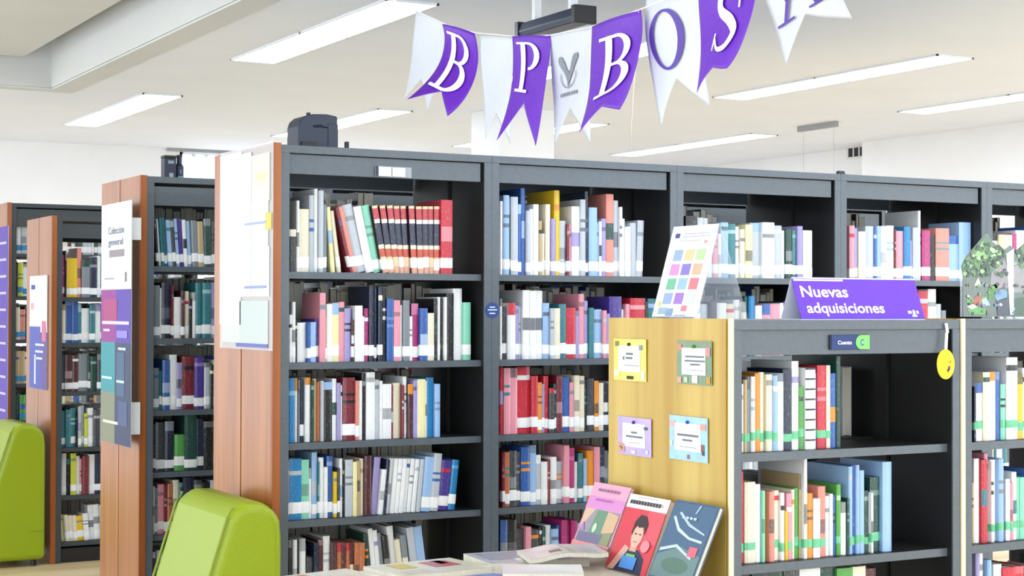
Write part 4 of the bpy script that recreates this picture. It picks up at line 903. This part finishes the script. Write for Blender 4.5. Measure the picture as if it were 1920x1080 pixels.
# ------------------------------------------------------------------ table with magazines
TZ = .765
tx0, tx1, ty0, ty1 = -.62, .655, -2.35, -1.16
tb_ = empty('display_table', ((tx0+tx1)/2, (ty0+ty1)/2, 0), 'pale display table covered with magazines beside the low bookcase', 'table')
w_, d_ = (tx1-tx0)/2, (ty1-ty0)/2
MB().box(-w_, w_, -d_, d_, TZ-.028, TZ).build('tabletop', 'tabletop', tb_, bevel=.003)
for sx in (-1, 1):
    for sy in (-1, 1): MB().box(sx*(w_-.05)-.02, sx*(w_-.05)+.02, sy*(d_-.05)-.02, sy*(d_-.05)+.02, 0, TZ-.028).build('leg', 'steel', tb_)
MB().box(-w_+.06, w_-.06, -d_+.05, -d_+.07, TZ-.09, TZ-.028).build('apron', 'steel', tb_); MB().box(-w_+.06, w_-.06, d_-.07, d_-.05, TZ-.09, TZ-.028).build('apron', 'steel', tb_)
def magazine(label, x, y, z, w, h, rot, th, base, patches, bend=.0, name='magazine'):
    t = empty(name, (x, y, z), label, 'magazine', 'magazines on the display table'); t.rotation_euler = (0, 0, rot)
    B = lambda s: bend*(math.sin(s*math.pi)**2*.6+max(0, s-.6)*1.2)
    def top(s, q, o): return ((s-.5)*w, (q-.5)*h, th+o+B(s))
    mb = MB().grid(lambda s, q: top(s, q, 0), 10, 1, base)
    mb.grid(lambda s, q: ((s-.5)*w, (.5-q)*h, B(s) if bend else 0), 10, 1, base)
    mb.build('cover', 'gloss', t, fix=False)
    pg = MB()
    for q in (0, 1): pg.grid(lambda s, k: ((s-.5)*w*.995, (q-.5)*h*.99, B(s)+.0005+(th-.001)*k), 10, 1)
    for s in (0, 1): pg.grid(lambda k, v: ((s-.5)*w*.99, (k-.5)*h*.99, B(s)+.0005+(th-.001)*v), 1, 1)
    pg.build('page_block', 'pages', t, fix=False)
    for s0, s1, q0, q1, c_ in patches:
        MB().grid(lambda s, q: top(s0+(s1-s0)*s, q0+(q1-q0)*q, .0006), 6, 1, c_).build('printed_patch', 'gloss', t, fix=False)
    return t
magazine('cream magazine with an orange picture at the table corner', -.345, -1.30, TZ, .28, .22, .2, .012, 'e9e4d6', [(.1, .4, .45, .9, 'd8763a'), (.5, .9, .5, .8, 'efe9dc'), (.05, .2, .1, .4, '4a4640')])
magazine('cream magazine with yellow and red print on the table', -.02, -1.31, TZ, .32, .24, .12, .022, 'eae6d6', [(.2, .4, .5, .9, 'd8c860'), (.55, .85, .4, .85, 'd07078'), (.1, .4, .1, .35, 'd8d4c6'), (.7, .8, .6, .9, '9aa4b4')])
magazine('large glossy grey-lavender magazine at the back table edge', .335, -1.295, TZ, .34, .23, -.1, .03, 'c9cbd6', [(.08, .6, .3, .9, 'aeb2c2'), (.62, .95, .55, .9, 'dfe0e6'), (.3, .5, .1, .3, 'e4e4ea')])
magazine('magazine with a periwinkle blue cover picture on the table', .03, -1.575, TZ, .29, .20, .12, .016, 'dfe2ea', [(.1, .85, .35, .92, '8f9fd6'), (.2, .7, .08, .25, 'e9ebf2')])
magazine('blank white booklet lying open on the table', .22, -1.60, TZ+.0172, .24, .18, -.5, .02, 'eef1f6', [(.15, .85, .2, .8, 'f2f4f8')])
magazine('magazine with a dark green cover picture on the table', -.02, -1.79, TZ, .26, .19, .1, .014, 'd7d3be', [(.45, .8, .5, .9, '24503a'), (.2, .45, .5, .8, '20241f'), (.1, .9, .1, .4, 'e6e0c8')])
magazine('curled white magazine in front of the standing books', .40, -1.41, TZ+.032, .25, .20, -.3, .014, 'e8e6e2', [(.15, .5, .5, .9, 'f0eff0'), (.3, .45, .25, .4, '6a6a78'), (.55, .9, .2, .6, 'dcd9d0')], .03)
magazine('beige magazine below the standing red book', .33, -1.80, TZ, .28, .2, -.15, .012, 'd8d0c2', [(.1, .5, .3, .85, 'c2b8a8'), (.55, .9, .2, .8, 'e8e2d6')])
magazine('pale magazine at the front of the table', -.35, -1.66, TZ, .29, .21, -.1, .014, 'e2e0d8', [(.1, .6, .4, .9, 'cfc9ba'), (.65, .95, .1, .6, 'b8c2cc')])

# books standing on the table, leaning on the beech end
def standing_book(label, ya, yb_, xb, zb, h, tilt, art, th, base, spine='e8e0dc'):
    t = empty('displayed_book', (xb, (ya+yb_)/2, zb), label, 'book', 'books displayed on the table')
    t.rotation_euler = (0, tilt, 0)
    W_ = ya-yb_
    MB().box(0, .002, -W_/2, W_/2, 0, h, base).build('front_cover', 'gloss', t); MB().box(th-.002, th, -W_/2, W_/2, 0, h, base).build('back_cover', 'gloss', t)
    MB().box(.0021, th-.0021, -W_/2+.003, W_/2-.0035, .003, h-.003).build('page_block', 'pages', t)
    MB().box(.0021, th-.0021, W_/2-.002, W_/2, 0, h, spine).build('spine', 'gloss', t)
    for k, (nm, poly, c_) in enumerate(art):
        o = -.0004*(k+1)
        MB().prism([(W_/2-s*W_, q*h) for s, q in poly], o-.0004, o+.0003, 'x', c_).build(nm, 'print', t)
    return t
def R4(s0, s1, q0, q1): return [(s0, q0), (s1, q0), (s1, q1), (s0, q1)]
def EL_(cx, cy, rx, ry, n=16): return [(cx+rx*math.cos(2*math.pi*k/n), cy+ry*math.sin(2*math.pi*k/n)) for k in range(n)]
dash = lambda s0, s1, q, n, hgt, c_: [('text_mark', R4(s0+(s1-s0)*k/n, s0+(s1-s0)*(k+.7)/n, q, q+hgt), c_) for k in range(n)]
standing_book('pink picture book leaning on the beech end', -1.235, -1.455, .535, .795, .235, .42,
  [('title_field', R4(0, 1, .8, 1), 'dca2bc'), ('title_field', R4(0, 1, .62, .8), 'd28cc4'), ('picture', R4(.04, .96, .14, .62), '9a929c'), ('picture', [(.04, .3), (.3, .62), (.04, .62)], 'd6b29c'), ('picture', [(.3, .2), (.7, .2), (.66, .62), (.38, .62)], '6c8f78'), ('picture', [(.66, .3), (.96, .34), (.96, .58), (.66, .62)], 'cfae8c'), ('picture', R4(.06, .9, .14, .28), '74708c'), ('picture', [(.7, .14), (.94, .14), (.94, .34), (.74, .3)], '8a9470'), ('picture', EL_(.45, .36, .05, .07), 'c4dcc0'), ('picture', [(.04, .3), (.2, .3), (.12, .42)], 'a884b8'), ('bottom_field', R4(0, 1, 0, .14), 'dc8e96')]+dash(.2, .8, .88, 6, .035, '9c6a90')+dash(.24, .7, .74, 5, .025, 'b060a8'), .012, 'd898b0', 'e0a0a8')
standing_book('red book with white title band and portrait, leaning on beech end', -1.475, -1.70, .520, .77, .245, .40,
  [('title_band', R4(0, 1, .82, 1), 'f0eaee'), ('red_field', R4(0, 1, 0, .82), 'd2404e'), ('red_field', R4(.6, 1, .4, .82), 'd85662'), ('shirt', [(.18, 0), (.22, .2), (.4, .3), (.66, .3), (.84, .2), (.88, 0)], '252c4c'), ('arm', [(.05, .0), (.2, .0), (.42, .3), (.3, .34)], 'd8a898'), ('neck', R4(.44, .6, .27, .36), 'd4a08c'), ('face', EL_(.52, .47, .13, .15), 'e2b4a2'), ('hair', [(.36, .5), (.37, .66), (.46, .75), (.6, .74), (.69, .64), (.68, .5), (.62, .6), (.5, .58), (.42, .62), (.4, .48)], '35262a'), ('eye', R4(.45, .5, .49, .505), '30242a'), ('eye', R4(.56, .61, .49, .505), '30242a'), ('mouth', R4(.48, .57, .39, .4), 'b0605c'), ('shirt_print', R4(.34, .7, .04, .2), '4f8fdc'), ('shirt_print', R4(.42, .64, .2, .23), '7ac05a'), ('round_seal', EL_(.8, .36, .1, .08), 'ec8a94')]+dash(.1, .9, .87, 11, .05, '3a3034')+dash(.3, .8, .955, 7, .012, 'b8a8b0'), .02, 'cf4450', 'e8d8dc')
standing_book('slate-blue book in shiny plastic leaning on beech end', -1.72, -1.945, .515, .775, .25, .44,
  [('picture', R4(.03, .97, .03, .97), '4a6684'), ('picture', [(.03, .03), (.97, .03), (.97, .36), (.5, .44), (.03, .3)], '6a8688'), ('picture', EL_(.5, .2, .3, .1), '58766a'), ('painted_glare', [(.1, .78), (.3, .62), (.6, .54), (.9, .52), (.9, .55), (.6, .57), (.32, .66), (.14, .8)], 'c6d2dc'), ('painted_glare', [(.2, .84), (.5, .7), (.9, .62), (.9, .64), (.52, .73), (.24, .86)], 'b4c4d2'), ('painted_glare', [(.06, .34), (.4, .42), (.8, .3), (.8, .33), (.4, .46), (.06, .38)], 'c2d0d4'), ('painted_glare', [(.55, .86), (.6, .97), (.64, .97), (.58, .86)], 'a8bccc'), ('pink_label', R4(.7, .88, .34, .46), 'dc6a7e')]+dash(.3, .66, .78, 4, .03, 'b8c8d8'), .016, '3f5a78', 'e4e4dc')  # pale curved streaks are glare on the plastic wrap, painted into the cover
